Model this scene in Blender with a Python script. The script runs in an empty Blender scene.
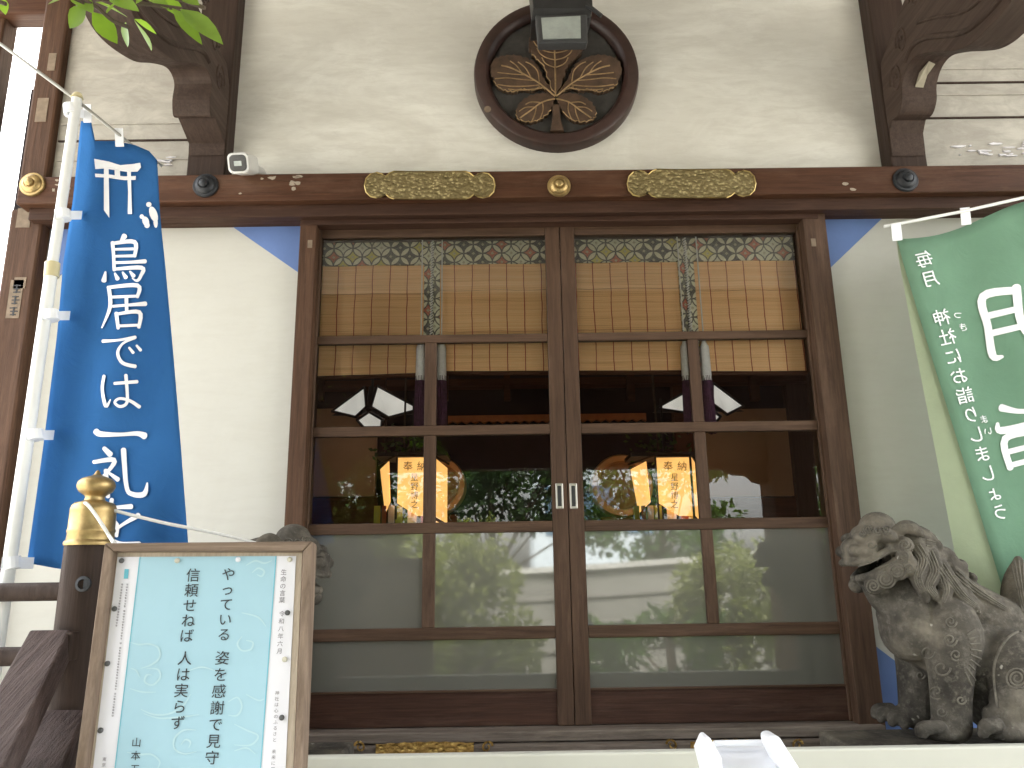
import bpy, bmesh, math, random
from mathutils import Vector, Matrix
from mathutils.bvhtree import BVHTree
random.seed(7)
S = bpy.context.scene
COL = S.collection
R = math.radians
V = Vector

# ------------------------------------------------------------------ camera
CAM = V((-0.234, -3.087, 0.578))
YAW, PITCH, ROLL, F = R(-0.296), R(13.54), R(-0.869), 769.0
_fw = V((-math.sin(YAW)*math.cos(PITCH), math.cos(YAW)*math.cos(PITCH), math.sin(PITCH)))
_r = V((math.cos(YAW), math.sin(YAW), 0)); _u = _r.cross(_fw)
RR = _r*math.cos(ROLL)+_u*math.sin(ROLL); UU = _u*math.cos(ROLL)-_r*math.sin(ROLL)

def ray(px, py): return RR*((px-512)/F) - UU*((py-384)/F) + _fw
def at(px, py, Y):                       # measured point of the photo at depth Y
    d = ray(px, py); return CAM + d*((Y-CAM.y)/d.y)
def at_x(px, py, X):
    d = ray(px, py); return CAM + d*((X-CAM.x)/d.x)
def on_plane(px, py, P, N):
    d = ray(px, py); return CAM + d*((P-CAM).dot(N)/d.dot(N))
def sc(Y): return (Y-CAM.y)/F*1.02       # metres per pixel at depth Y

cd = bpy.data.cameras.new('camera'); cam = bpy.data.objects.new('camera', cd); COL.objects.link(cam)
cd.sensor_width = 36; cd.lens = F/1024*36; cd.clip_end = 500; cd.clip_start = 0.02
M = Matrix((RR, UU, -_fw)).transposed().to_4x4(); M.translation = CAM
cam.matrix_world = M; S.camera = cam

# ------------------------------------------------------------------ materials
def mat(name):
    m = bpy.data.materials.new(name); m.use_nodes = True
    nt = m.node_tree; b = nt.nodes['Principled BSDF']; return m, nt, b
def nd(nt, t, **kw):
    n = nt.nodes.new(t)
    for k, v in kw.items():
        if k.startswith('i_'):
            key = k[2:]; key = int(key) if key.isdigit() else key.replace('_', ' ')
            n.inputs[key].default_value = v
        else: setattr(n, k, v)
    return n
def lk(nt, a, b): nt.links.new(a, b)
def mth(nt, op, a, b=None):
    n = nt.nodes.new('ShaderNodeMath'); n.operation = op
    for i, x in enumerate((a, b)):
        if x is None: continue
        if isinstance(x, (int, float)): n.inputs[i].default_value = x
        else: nt.links.new(x, n.inputs[i])
    return n.outputs[0]
def ramp(nt, fac, stops):
    n = nt.nodes.new('ShaderNodeValToRGB'); e = n.color_ramp.elements
    while len(e) < len(stops): e.new(0.5)
    for el, (p, c) in zip(e, stops):
        el.position = p; el.color = (*c, 1) if len(c) == 3 else c
    nt.links.new(fac, n.inputs[0]); return n.outputs[0]
PRE = [None]
def coords(nt, scale=(1, 1, 1), rot=(0, 0, 0)):
    tc = nt.nodes.new('ShaderNodeTexCoord'); mp = nt.nodes.new('ShaderNodeMapping')
    if PRE[0]:
        m0 = nt.nodes.new('ShaderNodeMapping'); m0.inputs['Rotation'].default_value = PRE[0]
        mp.inputs['Scale'].default_value = scale; nt.links.new(tc.outputs['Object'], m0.inputs[0]); nt.links.new(m0.outputs[0], mp.inputs[0]); return mp.outputs[0]
    mp.inputs['Scale'].default_value = scale; mp.inputs['Rotation'].default_value = rot
    nt.links.new(tc.outputs['Object'], mp.inputs[0]); return mp.outputs[0]
def noise(nt, vec, scale, detail=6, rough=.6, dist=0):
    n = nd(nt, 'ShaderNodeTexNoise'); n.inputs['Scale'].default_value = scale
    n.inputs['Detail'].default_value = detail; n.inputs['Roughness'].default_value = rough
    n.inputs['Distortion'].default_value = dist
    nt.links.new(vec, n.inputs['Vector']); return n.outputs['Fac']
def bump(nt, b, h, strength=.3, dist=.01):
    n = nd(nt, 'ShaderNodeBump'); n.inputs['Strength'].default_value = strength
    n.inputs['Distance'].default_value = dist
    nt.links.new(h, n.inputs['Height']); nt.links.new(n.outputs[0], b.inputs['Normal'])
def mixc(nt, fac, a, b, mode='MIX'):
    n = nt.nodes.new('ShaderNodeMix'); n.data_type = 'RGBA'; n.blend_type = mode
    for s, x in (('A', a), ('B', b)):
        i = [k for k in n.inputs if k.name == s and k.type == 'RGBA'][0]
        if isinstance(x, tuple): i.default_value = (*x, 1)
        else: nt.links.new(x, i)
    if isinstance(fac, (int, float)): n.inputs[0].default_value = fac
    else: nt.links.new(fac, n.inputs[0])
    return [o for o in n.outputs if o.type == 'RGBA'][0]

def wood(name, dark, light, axis='x', rough=.55, worn=None, wornamt=.5, bs=.25):
    m, nt, b = mat(name)
    st = {'x': (1.2, 26, 26), 'z': (26, 26, 1.2), 'y': (26, 1.2, 26)}[axis]
    v = coords(nt, st)
    n1 = noise(nt, v, 1.6, 8, .65, .6)
    v2 = coords(nt, tuple(k*3.5 for k in st)); n2 = noise(nt, v2, 1.5, 4, .7)
    c = ramp(nt, n1, [(.3, dark), (.52, tuple((a+b_)/2 for a, b_ in zip(dark, light))), (.72, light)])
    c = mixc(nt, .35, c, ramp(nt, n2, [(.3, tuple(k*.45 for k in dark)), (.7, light)]))
    if worn:
        big = noise(nt, coords(nt, tuple(.14*k+.9 for k in st)), 1.5, 8, .75)
        c = mixc(nt, ramp(nt, big, [(.5, (0, 0, 0)), (.72, (wornamt,)*3)]), c, worn)
    lk(nt, c, b.inputs['Base Color'])
    lk(nt, ramp(nt, n1, [(.3, (rough+.15,)*3), (.7, (rough-.08,)*3)]), b.inputs['Roughness'])
    b.inputs['Specular IOR Level'].default_value = .18
    bump(nt, b, mth(nt, 'ADD', n1, n2), bs, .006)
    return m
def plain(name, col, rough=.5, metal=0, var=.12, nscale=12, bs=0.0, spec=.5):
    m, nt, b = mat(name)
    v = coords(nt); n = noise(nt, v, nscale, 6, .65)
    c = ramp(nt, n, [(.3, tuple(k*(1-var) for k in col)), (.7, tuple(min(1, k*(1+var)) for k in col))])
    lk(nt, c, b.inputs['Base Color']); b.inputs['Roughness'].default_value = rough
    b.inputs['Metallic'].default_value = metal; b.inputs['Specular IOR Level'].default_value = spec
    if bs: bump(nt, b, n, bs, .005)
    return m

W = {}
W['beam'] = wood('wood_beam', (.044, .019, .010), (.108, .047, .025), 'x', .5, (.20, .12, .08), .35)
W['beam_dark'] = wood('wood_beam_dark', (.036, .018, .012), (.080, .040, .026), 'x', .55, (.16, .09, .06), .25)
W['post'] = wood('wood_post', (.046, .024, .014), (.118, .060, .034), 'z', .55, (.19, .11, .07), .3)
W['post_dark'] = wood('wood_post_dark', (.032, .021, .016), (.062, .040, .031), 'z', .6)
W['door'] = wood('wood_door', (.046, .026, .016), (.118, .069, .044), 'x', .55, (.19, .12, .085), .3)
W['doorz'] = wood('wood_door_stile', (.044, .025, .016), (.114, .066, .042), 'z', .55, (.22, .14, .10), .35)
W['kick'] = wood('wood_kick', (.034, .016, .011), (.085, .040, .026), 'x', .5, (.17, .11, .08), .3)
W['sill'] = wood('wood_sill', (.08, .06, .048), (.24, .20, .165), 'x', .75, (.33, .28, .23), .5, .5)
W['carved'] = wood('wood_carved', (.042, .028, .022), (.080, .053, .041), 'y', .6, (.15, .11, .09), .25)
W['frame'] = wood('wood_sign_frame', (.13, .09, .065), (.29, .215, .16), 'z', .65, (.40, .31, .24), .4, .3)
W['mount'] = wood('wood_sign_mount', (.42, .34, .26), (.58, .49, .39), 'z', .65, None, 0, .1)
PRE[0] = (R(-35.5), 0, 0)
W['rail'] = wood('wood_stair_rail', (.040, .027, .025), (.115, .080, .070), 'y', .7, (.17, .14, .13), .3, .9)
PRE[0] = None
W['room'] = wood('wood_room', (.05, .020, .010), (.10, .038, .018), 'x', .6)

def plaster(name, col, stain, amt, sc1=(1.2, 1.2, 2.4), bstr=.12):
    m, nt, b = mat(name)
    n1 = noise(nt, coords(nt, sc1), 1.6, 10, .68, 1.0)
    n2 = noise(nt, coords(nt, (2, 2, 9)), 3, 8, .7, .4)
    n3 = noise(nt, coords(nt), 60, 4, .6)
    c = mixc(nt, ramp(nt, n1, [(.42, (amt,)*3), (.66, (0, 0, 0))]), col, stain)
    c = mixc(nt, ramp(nt, n2, [(.36, (amt*.8,)*3), (.55, (0, 0, 0))]), c, stain)
    lk(nt, c, b.inputs['Base Color']); b.inputs['Roughness'].default_value = .85
    b.inputs['Specular IOR Level'].default_value = .2
    bump(nt, b, mth(nt, 'ADD', mth(nt, 'MULTIPLY', n1, 3.0), n3), bstr, .004)
    return m
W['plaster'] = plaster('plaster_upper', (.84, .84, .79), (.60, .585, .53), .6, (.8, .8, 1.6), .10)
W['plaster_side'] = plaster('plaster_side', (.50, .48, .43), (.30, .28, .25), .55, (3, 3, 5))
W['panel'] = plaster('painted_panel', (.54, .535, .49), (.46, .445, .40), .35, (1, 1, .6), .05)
W['blue'] = plain('blue_paint', (.115, .19, .42), .7, 0, .10, 5)
W['cream'] = plain('cream_paint', (.52, .515, .45), .5, 0, .03, 4)
W['white'] = plain('white_plastic', (.74, .75, .79), .3, 0, .02, 6)
W['pole'] = plain('white_pole', (.78, .79, .78), .35, 0, .05, 8)
W['tab'] = plain('white_tab', (.84, .86, .90), .7, 0, .04, 20)
W['black'] = plain('black_metal', (.018, .018, .019), .45, 0, .3, 15)
W['cap_black'] = plain('black_patina', (.022, .024, .028), .5, .3, .3, 30)
W['grey_metal'] = plain('dark_grey_metal', (.06, .062, .066), .5, .2, .15, 10)
W['cord'] = plain('white_cord', (.74, .74, .72), .8, 0, .1, 60)
W['camwhite'] = plain('camera_white', (.62, .62, .60), .4, 0, .05, 10)
W['lens'] = plain('camera_window', (.012, .012, .014), .12, 0, .1, 10)
W['glassgrey'] = plain('lamp_glass', (.34, .38, .36), .15, 0, .2, 9)
W['pin'] = plain('pin_head', (.10, .10, .10), .4, .4, .3, 10)
W['pinw'] = plain('pin_head_pale', (.55, .52, .42), .4, .1, .1, 10)
W['goldline'] = plain('worn_gilt', (.30, .20, .10), .45, .55, .35, 25)
W['brownlac'] = plain('brown_lacquer', (.040, .019, .015), .38, 0, .35, 14, .12)
W['discdark'] = plain('dark_disc', (.045, .042, .038), .7, 0, .45, 12, .3)
W['leafbrown'] = plain('brown_leaf_relief', (.075, .044, .027), .5, 0, .4, 22, .3)
W['pull'] = plain('steel_pull', (.45, .42, .38), .35, .9, .1, 30)
W['paper'] = plain('white_paper', (.72, .71, .75), .6, 0, .015, 4)
W['ink'] = plain('black_ink', (.018, .018, .02), .6, 0, .1, 10)
W['inkgrey'] = plain('grey_ink', (.17, .155, .17), .6, 0, .1, 10)
W['teal'] = plain('teal_ink', (.12, .42, .52), .6, 0, .1, 10)
W['sky_print'] = plain('blue_print', (.335, .525, .61), .45, 0, .04, 3)
W['cloud_print'] = plain('cloud_print', (.43, .605, .65), .45, 0, .04, 3)
W['sticker'] = plain('paper_sticker', (.20, .15, .105), .8, 0, .25, 30)
W['letter'] = plain('letter_white', (.82, .83, .86), .7, 0, .03, 10)
W['tassel_w'] = plain('tassel_white', (.90, .89, .92), .8, 0, .08, 60)
W['tassel_p'] = plain('tassel_purple', (.075, .025, .065), .75, 0, .4, 60)
W['tan_wall'] = plain('tan_wall', (.42, .30, .20), .8, 0, .07, 3)
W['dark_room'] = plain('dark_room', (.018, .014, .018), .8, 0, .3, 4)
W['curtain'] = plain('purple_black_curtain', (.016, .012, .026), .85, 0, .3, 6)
W['ring'] = plain('pale_wood_ring', (.36, .22, .10), .5, 0, .2, 12)
W['drumhide'] = plain('drum_hide', (.17, .095, .04), .6, 0, .5, 9)
W['concrete'] = plaster('concrete', (.42, .41, .37), (.22, .215, .19), .5, (.5, .5, 1.2))
W['ground'] = plaster('paving', (.38, .365, .33), (.28, .27, .24), .5, (.6, .6, .6))
W['stone_step'] = plaster('stone_step', (.36, .35, .32), (.2, .19, .17), .5, (2, 2, 2))
W['fac'] = plain('pale_facade', (.62, .70, .74), .5, 0, .05, 2)
W['facwin'] = plain('facade_window', (.12, .20, .28), .1, 0, .2, 2)
W['soffit'] = wood('wood_soffit_bounce', (.46, .43, .38), (.62, .58, .52), 'y', .7)  # paled so the unseen roof underside bounces light onto the upper wall
W['bark'] = plain('bark', (.09, .065, .045), .9, 0, .4, 25, .6)

def brass(name, col, rough, pattern=False, dark=(.10, .07, .03)):
    m, nt, b = mat(name)
    n = noise(nt, coords(nt), 18, 6, .7)
    c = ramp(nt, n, [(.3, tuple(k*.55 for k in col)), (.65, col)])
    b.inputs['Metallic'].default_value = .85; b.inputs['Roughness'].default_value = rough
    if pattern:
        vn = nd(nt, 'ShaderNodeTexVoronoi', feature='SMOOTH_F1', i_Scale=62.0)
        lk(nt, coords(nt, (1, .02, 1.3)), vn.inputs['Vector'])
        w = noise(nt, coords(nt), 70, 5, .7, 1.8)
        h = mth(nt, 'ADD', vn.outputs['Distance'], mth(nt, 'MULTIPLY', w, .9))
        c = mixc(nt, ramp(nt, h, [(.55, (1, 1, 1)), (.85, (0, 0, 0))]), dark, c)
        bump(nt, b, h, 1.0, .012)
    lk(nt, c, b.inputs['Base Color'])
    return m
W['brass_plate'] = brass('brass_plate', (.60, .50, .25), .42, True, (.20, .155, .07))
W['brass'] = brass('brass', (.56, .42, .17), .33)
W['brass_cap'] = brass('brass_cap', (.50, .36, .16), .42)
W['gilt'] = brass('gilt', (.75, .52, .16), .35, True, (.3, .18, .05))

# stone
def stone():
    m, nt, b = mat('weathered_stone')
    n1 = noise(nt, coords(nt), 4.5, 10, .65, .3); n2 = noise(nt, coords(nt), 45, 6, .7); n3 = noise(nt, coords(nt), 160, 3, .6)
    c = ramp(nt, n1, [(.36, (.034, .030, .025)), (.5, (.080, .071, .058)), (.66, (.175, .153, .120))])
    c = mixc(nt, ramp(nt, n2, [(.5, (0, 0, 0)), (.75, (.6,)*3)]), c, (.22, .20, .165))
    sp = noise(nt, coords(nt), 30, 2, .5)
    c = mixc(nt, ramp(nt, sp, [(.72, (0, 0, 0)), (.78, (.8,)*3)]), c, (.40, .38, .33))
    lk(nt, c, b.inputs['Base Color']); b.inputs['Roughness'].default_value = .9
    b.inputs['Specular IOR Level'].default_value = .25
    bump(nt, b, mth(nt, 'ADD', n2, mth(nt, 'MULTIPLY', n3, .6)), .45, .005)
    return m
W['stone'] = stone()
W['stone_worn'] = plain('worn_stone_edge', (.125, .112, .09), .9, 0, .4, 40, .4)

def cloth(name, col, trans=.35, bs=.35):
    m, nt, b = mat(name)
    n = noise(nt, coords(nt), 5, 6, .6)
    c = ramp(nt, n, [(.3, tuple(k*.93 for k in col)), (.7, tuple(k*1.06 for k in col))])
    wv = noise(nt, coords(nt, (1, 1, 1)), 9, 5, .6, .8)
    d = nd(nt, 'ShaderNodeBsdfDiffuse'); t = nd(nt, 'ShaderNodeBsdfTranslucent'); mx = nd(nt, 'ShaderNodeMixShader', i_0=trans)
    for s in (d, t): lk(nt, c, s.inputs['Color'])
    g = nd(nt, 'ShaderNodeBump'); g.inputs['Strength'].default_value = bs; g.inputs['Distance'].default_value = .02
    lk(nt, wv, g.inputs['Height']); lk(nt, g.outputs[0], d.inputs['Normal'])
    lk(nt, d.outputs[0], mx.inputs[1]); lk(nt, t.outputs[0], mx.inputs[2])
    lk(nt, mx.outputs[0], nt.nodes['Material Output'].inputs[0])
    return m
W['cloth_blue'] = cloth('blue_cloth', (.05, .18, .45))
W['cloth_green'] = cloth('green_cloth', (.28, .47, .34), .5)
W['shadow_strip'] = cloth('pale_shadow_strip', (.50, .58, .40), .5)  # tone of the green banner's shadow on the wall

def leafmat(name, col, trans=.4, var=.5):
    m, nt, b = mat(name)
    n = noise(nt, coords(nt), 7, 4, .6)
    c = ramp(nt, n, [(.3, tuple(k*(1-var) for k in col)), (.7, tuple(k*(1+var) for k in col))])
    d = nd(nt, 'ShaderNodeBsdfPrincipled', i_Roughness=.4); t = nd(nt, 'ShaderNodeBsdfTranslucent'); mx = nd(nt, 'ShaderNodeMixShader', i_0=trans)
    lk(nt, c, d.inputs['Base Color'])
    lk(nt, mixc(nt, 1.0, c, (1.6, 1.7, .8), 'MULTIPLY'), t.inputs['Color'])
    lk(nt, d.outputs[0], mx.inputs[1]); lk(nt, t.outputs[0], mx.inputs[2])
    lk(nt, mx.outputs[0], nt.nodes['Material Output'].inputs[0])
    return m
W['leaf'] = leafmat('bright_leaf', (.17, .27, .04), .5, .3)
W['leaf_dark'] = leafmat('dark_leaf', (.045, .09, .026), .3)
W['leaf_mid'] = leafmat('mid_leaf', (.075, .14, .035), .35)
W['leaf_yel'] = leafmat('yellow_green_leaf', (.20, .225, .075), .35)

def glass():
    m, nt, b = mat('clear_glass'); nt.nodes.remove(b)
    t = nd(nt, 'ShaderNodeBsdfTransparent'); g = nd(nt, 'ShaderNodeBsdfGlossy', i_Roughness=0.0)
    fr = nd(nt, 'ShaderNodeFresnel', i_IOR=1.5); mx = nd(nt, 'ShaderNodeMixShader')
    t.inputs[0].default_value = (.99, .99, .985, 1)
    lk(nt, fr.outputs[0], mx.inputs[0]); lk(nt, t.outputs[0], mx.inputs[1]); lk(nt, g.outputs[0], mx.inputs[2])
    lk(nt, mx.outputs[0], nt.nodes['Material Output'].inputs[0]); return m
W['glass'] = glass()
def frosted():
    m, nt, b = mat('film_glass')
    b.inputs['Base Color'].default_value = (.135, .132, .114, 1); b.inputs['Roughness'].default_value = .03
    b.inputs['IOR'].default_value = 2.0; return m
W['film'] = frosted()

def brocade():
    m, nt, b = mat('brocade')
    tc = nd(nt, 'ShaderNodeTexCoord'); mp = nd(nt, 'ShaderNodeMapping')
    k = 1/(.0845/1.41421)
    mp.inputs['Scale'].default_value = (k, k, k); mp.inputs['Rotation'].default_value = (0, R(45), 0)
    lk(nt, tc.outputs['Object'], mp.inputs[0])
    sx = nd(nt, 'ShaderNodeSeparateXYZ'); lk(nt, mp.outputs[0], sx.inputs[0])
    fx = mth(nt, 'FLOOR', mth(nt, 'ADD', sx.outputs[0], .5)); fz = mth(nt, 'FLOOR', mth(nt, 'ADD', sx.outputs[2], .5))
    qx = mth(nt, 'ABSOLUTE', mth(nt, 'SUBTRACT', sx.outputs[0], fx)); qz = mth(nt, 'ABSOLUTE', mth(nt, 'SUBTRACT', sx.outputs[2], fz))
    def dist(a, c): return mth(nt, 'SQRT', mth(nt, 'ADD', mth(nt, 'MULTIPLY', a, a), mth(nt, 'MULTIPLY', c, c)))
    d = mth(nt, 'MINIMUM', dist(mth(nt, 'SUBTRACT', 1.0, qx), qz), dist(qx, mth(nt, 'SUBTRACT', 1.0, qz)))
    inner = mth(nt, 'GREATER_THAN', d, .735); line = mth(nt, 'LESS_THAN', mth(nt, 'ABSOLUTE', mth(nt, 'SUBTRACT', d, .70)), .045)
    cell = nd(nt, 'ShaderNodeCombineXYZ'); lk(nt, fx, cell.inputs[0]); lk(nt, fz, cell.inputs[1])
    wn = nd(nt, 'ShaderNodeTexWhiteNoise'); wn.noise_dimensions = '2D'; lk(nt, cell.outputs[0], wn.inputs['Vector'])
    pal = ramp(nt, wn.outputs['Value'], [(0, (.025, .02, .035)), (.3, (.50, .085, .04)), (.52, (.60, .52, .10)), (.7, (.72, .72, .56))])
    pal_n = [n for n in nt.nodes if n.bl_idname == 'ShaderNodeValToRGB'][-1]; pal_n.color_ramp.interpolation = 'CONSTANT'
    # small diamond of another thread in each centre
    dm = mth(nt, 'LESS_THAN', mth(nt, 'MAXIMUM', qx, qz), .09)
    pal = mixc(nt, dm, pal, (.45, .42, .28))
    c = mixc(nt, inner, (.80, .77, .58), pal)
    c = mixc(nt, line, c, (.03, .025, .03))
    th = noise(nt, coords(nt, (1, 1, 1)), 260, 2, .5)
    c = mixc(nt, .25, c, ramp(nt, th, [(.3, (.05, .05, .04)), (.7, (.8, .78, .6))]))
    lk(nt, c, b.inputs['Base Color']); b.inputs['Roughness'].default_value = .6
    bump(nt, b, th, .06, .001); return m
W['brocade'] = brocade()
def bamboo():
    m, nt, b = mat('bamboo_slats')
    tc = nd(nt, 'ShaderNodeTexCoord'); sx = nd(nt, 'ShaderNodeSeparateXYZ'); lk(nt, tc.outputs['Object'], sx.inputs[0])
    wob = noise(nt, coords(nt, (6, 1, 6)), 1.5, 3, .5)
    x = mth(nt, 'ADD', sx.outputs[0], mth(nt, 'MULTIPLY', wob, .012))
    z = sx.outputs[2]
    strand = noise(nt, coords(nt, (1.5, 1, 150)), 1.2, 5, .7)
    slat = noise(nt, coords(nt, (.8, 1, 420)), 1.0, 2, .5)
    c = ramp(nt, strand, [(.28, (.42, .18, .065)), (.46, (.90, .51, .235)), (.75, (.98, .70, .40))])
    c = mixc(nt, .35, c, ramp(nt, slat, [(.35, (.56, .30, .13)), (.65, (.96, .66, .36))]))
    fxx = mth(nt, 'FRACT', mth(nt, 'DIVIDE', x, .0765))
    c = mixc(nt, mth(nt, 'LESS_THAN', fxx, .055), c, (.33, .05, .018))
    zz = mth(nt, 'FRACT', mth(nt, 'DIVIDE', mth(nt, 'ADD', z, mth(nt, 'MULTIPLY', wob, .01)), .19))
    c = mixc(nt, mth(nt, 'MULTIPLY', mth(nt, 'LESS_THAN', zz, .012), .7), c, (.20, .05, .02))
    lk(nt, c, b.inputs['Base Color']); b.inputs['Roughness'].default_value = .65
    bump(nt, b, strand, .15, .002); return m
W['bamboo'] = bamboo()
def emit(name, col, s, col2=None):
    m, nt, b = mat(name)
    b.inputs['Base Color'].default_value = (*col, 1)
    n = noise(nt, coords(nt), 9, 3, .5)
    lk(nt, ramp(nt, n, [(.3, tuple(k*.7 for k in col)), (.7, col)]), b.inputs['Emission Color'])
    b.inputs['Emission Strength'].default_value = s; return m
W['lit_paper'] = emit('lit_lantern_paper', (1.0, .52, .15), 0.125)
W['bulb'] = emit('lit_lantern_bulb', (1.0, .55, .2), 1.0)
W['shade'] = emit('lit_paper_shade', (.95, .93, .84), .055)
W['red'] = plain('red_strip', (.30, .05, .03), .7); W['yel'] = plain('yellow_strip', (.55, .50, .05), .7)
W['grn'] = plain('green_strip', (.30, .42, .06), .7); W['wht'] = plain('white_strip', (.72, .73, .70), .7)

# ------------------------------------------------------------------ mesh helpers
class MB:
    def __init__(s): s.v = []; s.f = []
    def add(s, vs, fs):
        o = len(s.v); s.v += [V(p) for p in vs]; s.f += [tuple(i+o for i in f) for f in fs]; return s
    def box(s, x0, x1, y0, y1, z0, z1):
        x0, x1 = sorted((x0, x1)); y0, y1 = sorted((y0, y1)); z0, z1 = sorted((z0, z1))
        return s.add([(x0, y0, z0), (x1, y0, z0), (x1, y1, z0), (x0, y1, z0), (x0, y0, z1), (x1, y0, z1), (x1, y1, z1), (x0, y1, z1)],
                     [(3, 2, 1, 0), (4, 5, 6, 7), (0, 1, 5, 4), (1, 2, 6, 5), (2, 3, 7, 6), (3, 0, 4, 7)])
    def prism(s, pts, ext):               # planar polygon (3D) extruded along ext
        n = len(pts); ext = V(ext)
        return s.add([V(p) for p in pts]+[V(p)+ext for p in pts],
                     [tuple(range(n))[::-1], tuple(range(n, 2*n))]+[(i, (i+1) % n, n+(i+1) % n, n+i) for i in range(n)])
    def tube(s, pts, r, n=8, cap=True):
        pts = [V(p) for p in pts]; m = len(pts); rs = r if isinstance(r, (list, tuple)) else [r]*m
        vs, fs = [], []; up = None
        for i, p in enumerate(pts):
            t = (pts[min(i+1, m-1)]-pts[max(i-1, 0)])
            if t.length < 1e-9: t = V((0, 0, 1))
            t.normalize()
            if up is None: up = V((0, 0, 1)) if abs(t.z) < .9 else V((1, 0, 0))
            a = t.cross(up)
            if a.length < 1e-6: a = t.cross(V((.3, 1, .2)))
            a.normalize(); b = t.cross(a); up = -b if False else up
            for k in range(n):
                w = 2*math.pi*k/n; vs.append(p+(a*math.cos(w)+b*math.sin(w))*rs[i])
        for i in range(m-1):
            for k in range(n): fs.append((i*n+k, i*n+(k+1) % n, (i+1)*n+(k+1) % n, (i+1)*n+k))
        if cap: fs += [tuple(range(n))[::-1], tuple(range((m-1)*n, m*n))]
        return s.add(vs, fs)
    def lathe(s, prof, c, axis='z', n=32):  # prof: (radius, height)
        c = V(c); vs, fs = [], []; m = len(prof)
        for r, h in prof:
            for k in range(n):
                w = 2*math.pi*k/n; a, b = r*math.cos(w), r*math.sin(w)
                vs.append(c+(V((a, b, h)) if axis == 'z' else V((a, -h, b))))   # axis y: grows towards the viewer
        for i in range(m-1):
            for k in range(n):
                q = (i*n+k, i*n+(k+1) % n, (i+1)*n+(k+1) % n, (i+1)*n+k); fs.append(q)
        fs += [tuple(range(n))[::-1], tuple(range((m-1)*n, m*n))]
        return s.add(vs, fs)
    def ball(s, c, rx, ry, rz, rot=0, nu=20, nv=12):
        c = V(c); vs, fs = [], []; Rm = Matrix.Rotation(rot, 3, 'Y')
        for j in range(nv+1):
            th = math.pi*j/nv
            for i in range(nu):
                ph = 2*math.pi*i/nu
                vs.append(c+Rm @ V((rx*math.sin(th)*math.cos(ph), ry*math.sin(th)*math.sin(ph), rz*math.cos(th))))
        for j in range(nv):
            for i in range(nu): fs.append((j*nu+i, (j+1)*nu+i, (j+1)*nu+(i+1) % nu, j*nu+(i+1) % nu))
        return s.add(vs, fs)
    def build(s, name, m, parent=None, bevel=0, smooth=False, normals=True):
        me = bpy.data.meshes.new(name)
        off = parent_loc(parent) if parent else V((0, 0, 0))
        me.from_pydata([p-off for p in s.v], [], s.f)
        if name != 'lion_figure': me.validate()
        if normals:
            bm = bmesh.new(); bm.from_mesh(me); bmesh.ops.remove_doubles(bm, verts=bm.verts, dist=1e-6)
            bmesh.ops.recalc_face_normals(bm, faces=bm.faces); bm.to_mesh(me); bm.free()
        o = bpy.data.objects.new(name, me); COL.objects.link(o); me.materials.append(m)
        if parent: o.parent = parent
        if smooth:
            for p in me.polygons: p.use_smooth = True
            me.update()
            try: me.set_sharp_from_angle(angle=R(40))
            except Exception: pass
        if bevel:
            bv = o.modifiers.new('bevel', 'BEVEL'); bv.width = bevel; bv.segments = 2; bv.limit_method = 'ANGLE'; bv.angle_limit = R(40)
        return o
def parent_loc(p):
    l = V((0, 0, 0))
    while p: l += V(p.location); p = p.parent
    return l
def empty(name, label, cat, loc=(0, 0, 0), group=None):
    o = bpy.data.objects.new(name, None); COL.objects.link(o); o.location = loc; o.empty_display_size = .05
    o['label'] = label; o['category'] = cat
    if group: o['group'] = group
    return o
def tag(o, label, cat, group=None):
    o['label'] = label; o['category'] = cat
    if group: o['group'] = group
    return o
def struct(o): o['kind'] = 'structure'; return o
def smoothpts(P, n=6, closed=False):
    P = [V(p) for p in P]; out = []; m = len(P)
    rng = range(m if closed else m-1)
    for i in rng:
        p0, p1, p2, p3 = (P[(i-1) % m], P[i], P[(i+1) % m], P[(i+2) % m]) if closed else (P[max(i-1, 0)], P[i], P[i+1], P[min(i+2, m-1)])
        for k in range(n):
            t = k/n
            out.append(.5*((2*p1)+(-p0+p2)*t+(2*p0-5*p1+4*p2-p3)*t*t+(-p0+3*p1-3*p2+p3)*t**3))
    if not closed: out.append(P[-1])
    return out
def lerp_(a, b, t): return a+(b-a)*t
def pz(px, py, Y): return at(px, py, Y).z
def pxx(px, py, Y): return at(px, py, Y).x

# ================================================================== GROUND
GZ = -1.02
g = MB().box(-60, 60, -60, 60, GZ-.3, GZ).build('ground', W['ground']); struct(g)

# ================================================================== SHRINE BUILDING
shrine = empty('shrine_building', 'white plastered wooden shrine hall with glazed sliding doors and dark brown beams', 'shrine')
# stone podium and wooden floor edge in front of the doors
MB().box(-2.6, 4.2, -1.24, 6.0, GZ, -.22).build('podium', W['stone_step'], shrine, .01)
MB().box(-2.45, 4.1, -.62, .16, -.216, -.115).build('veranda_floor', W['sill'], shrine, .004)
# upper plaster wall
zu = pz(520, 171, .05)
MB().box(-1.98, 3.4, .05, .16, zu-.05, 4.6).build('upper_wall', W['plaster'], shrine)
xpL, xpR = pxx(20, 170, -.01), pxx(47, 170, -.01)          # corner pillar
zn1, zn0 = pz(520, 170.5, -.10), pz(520, 197.5, -.10)    # long beam with fittings
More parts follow.
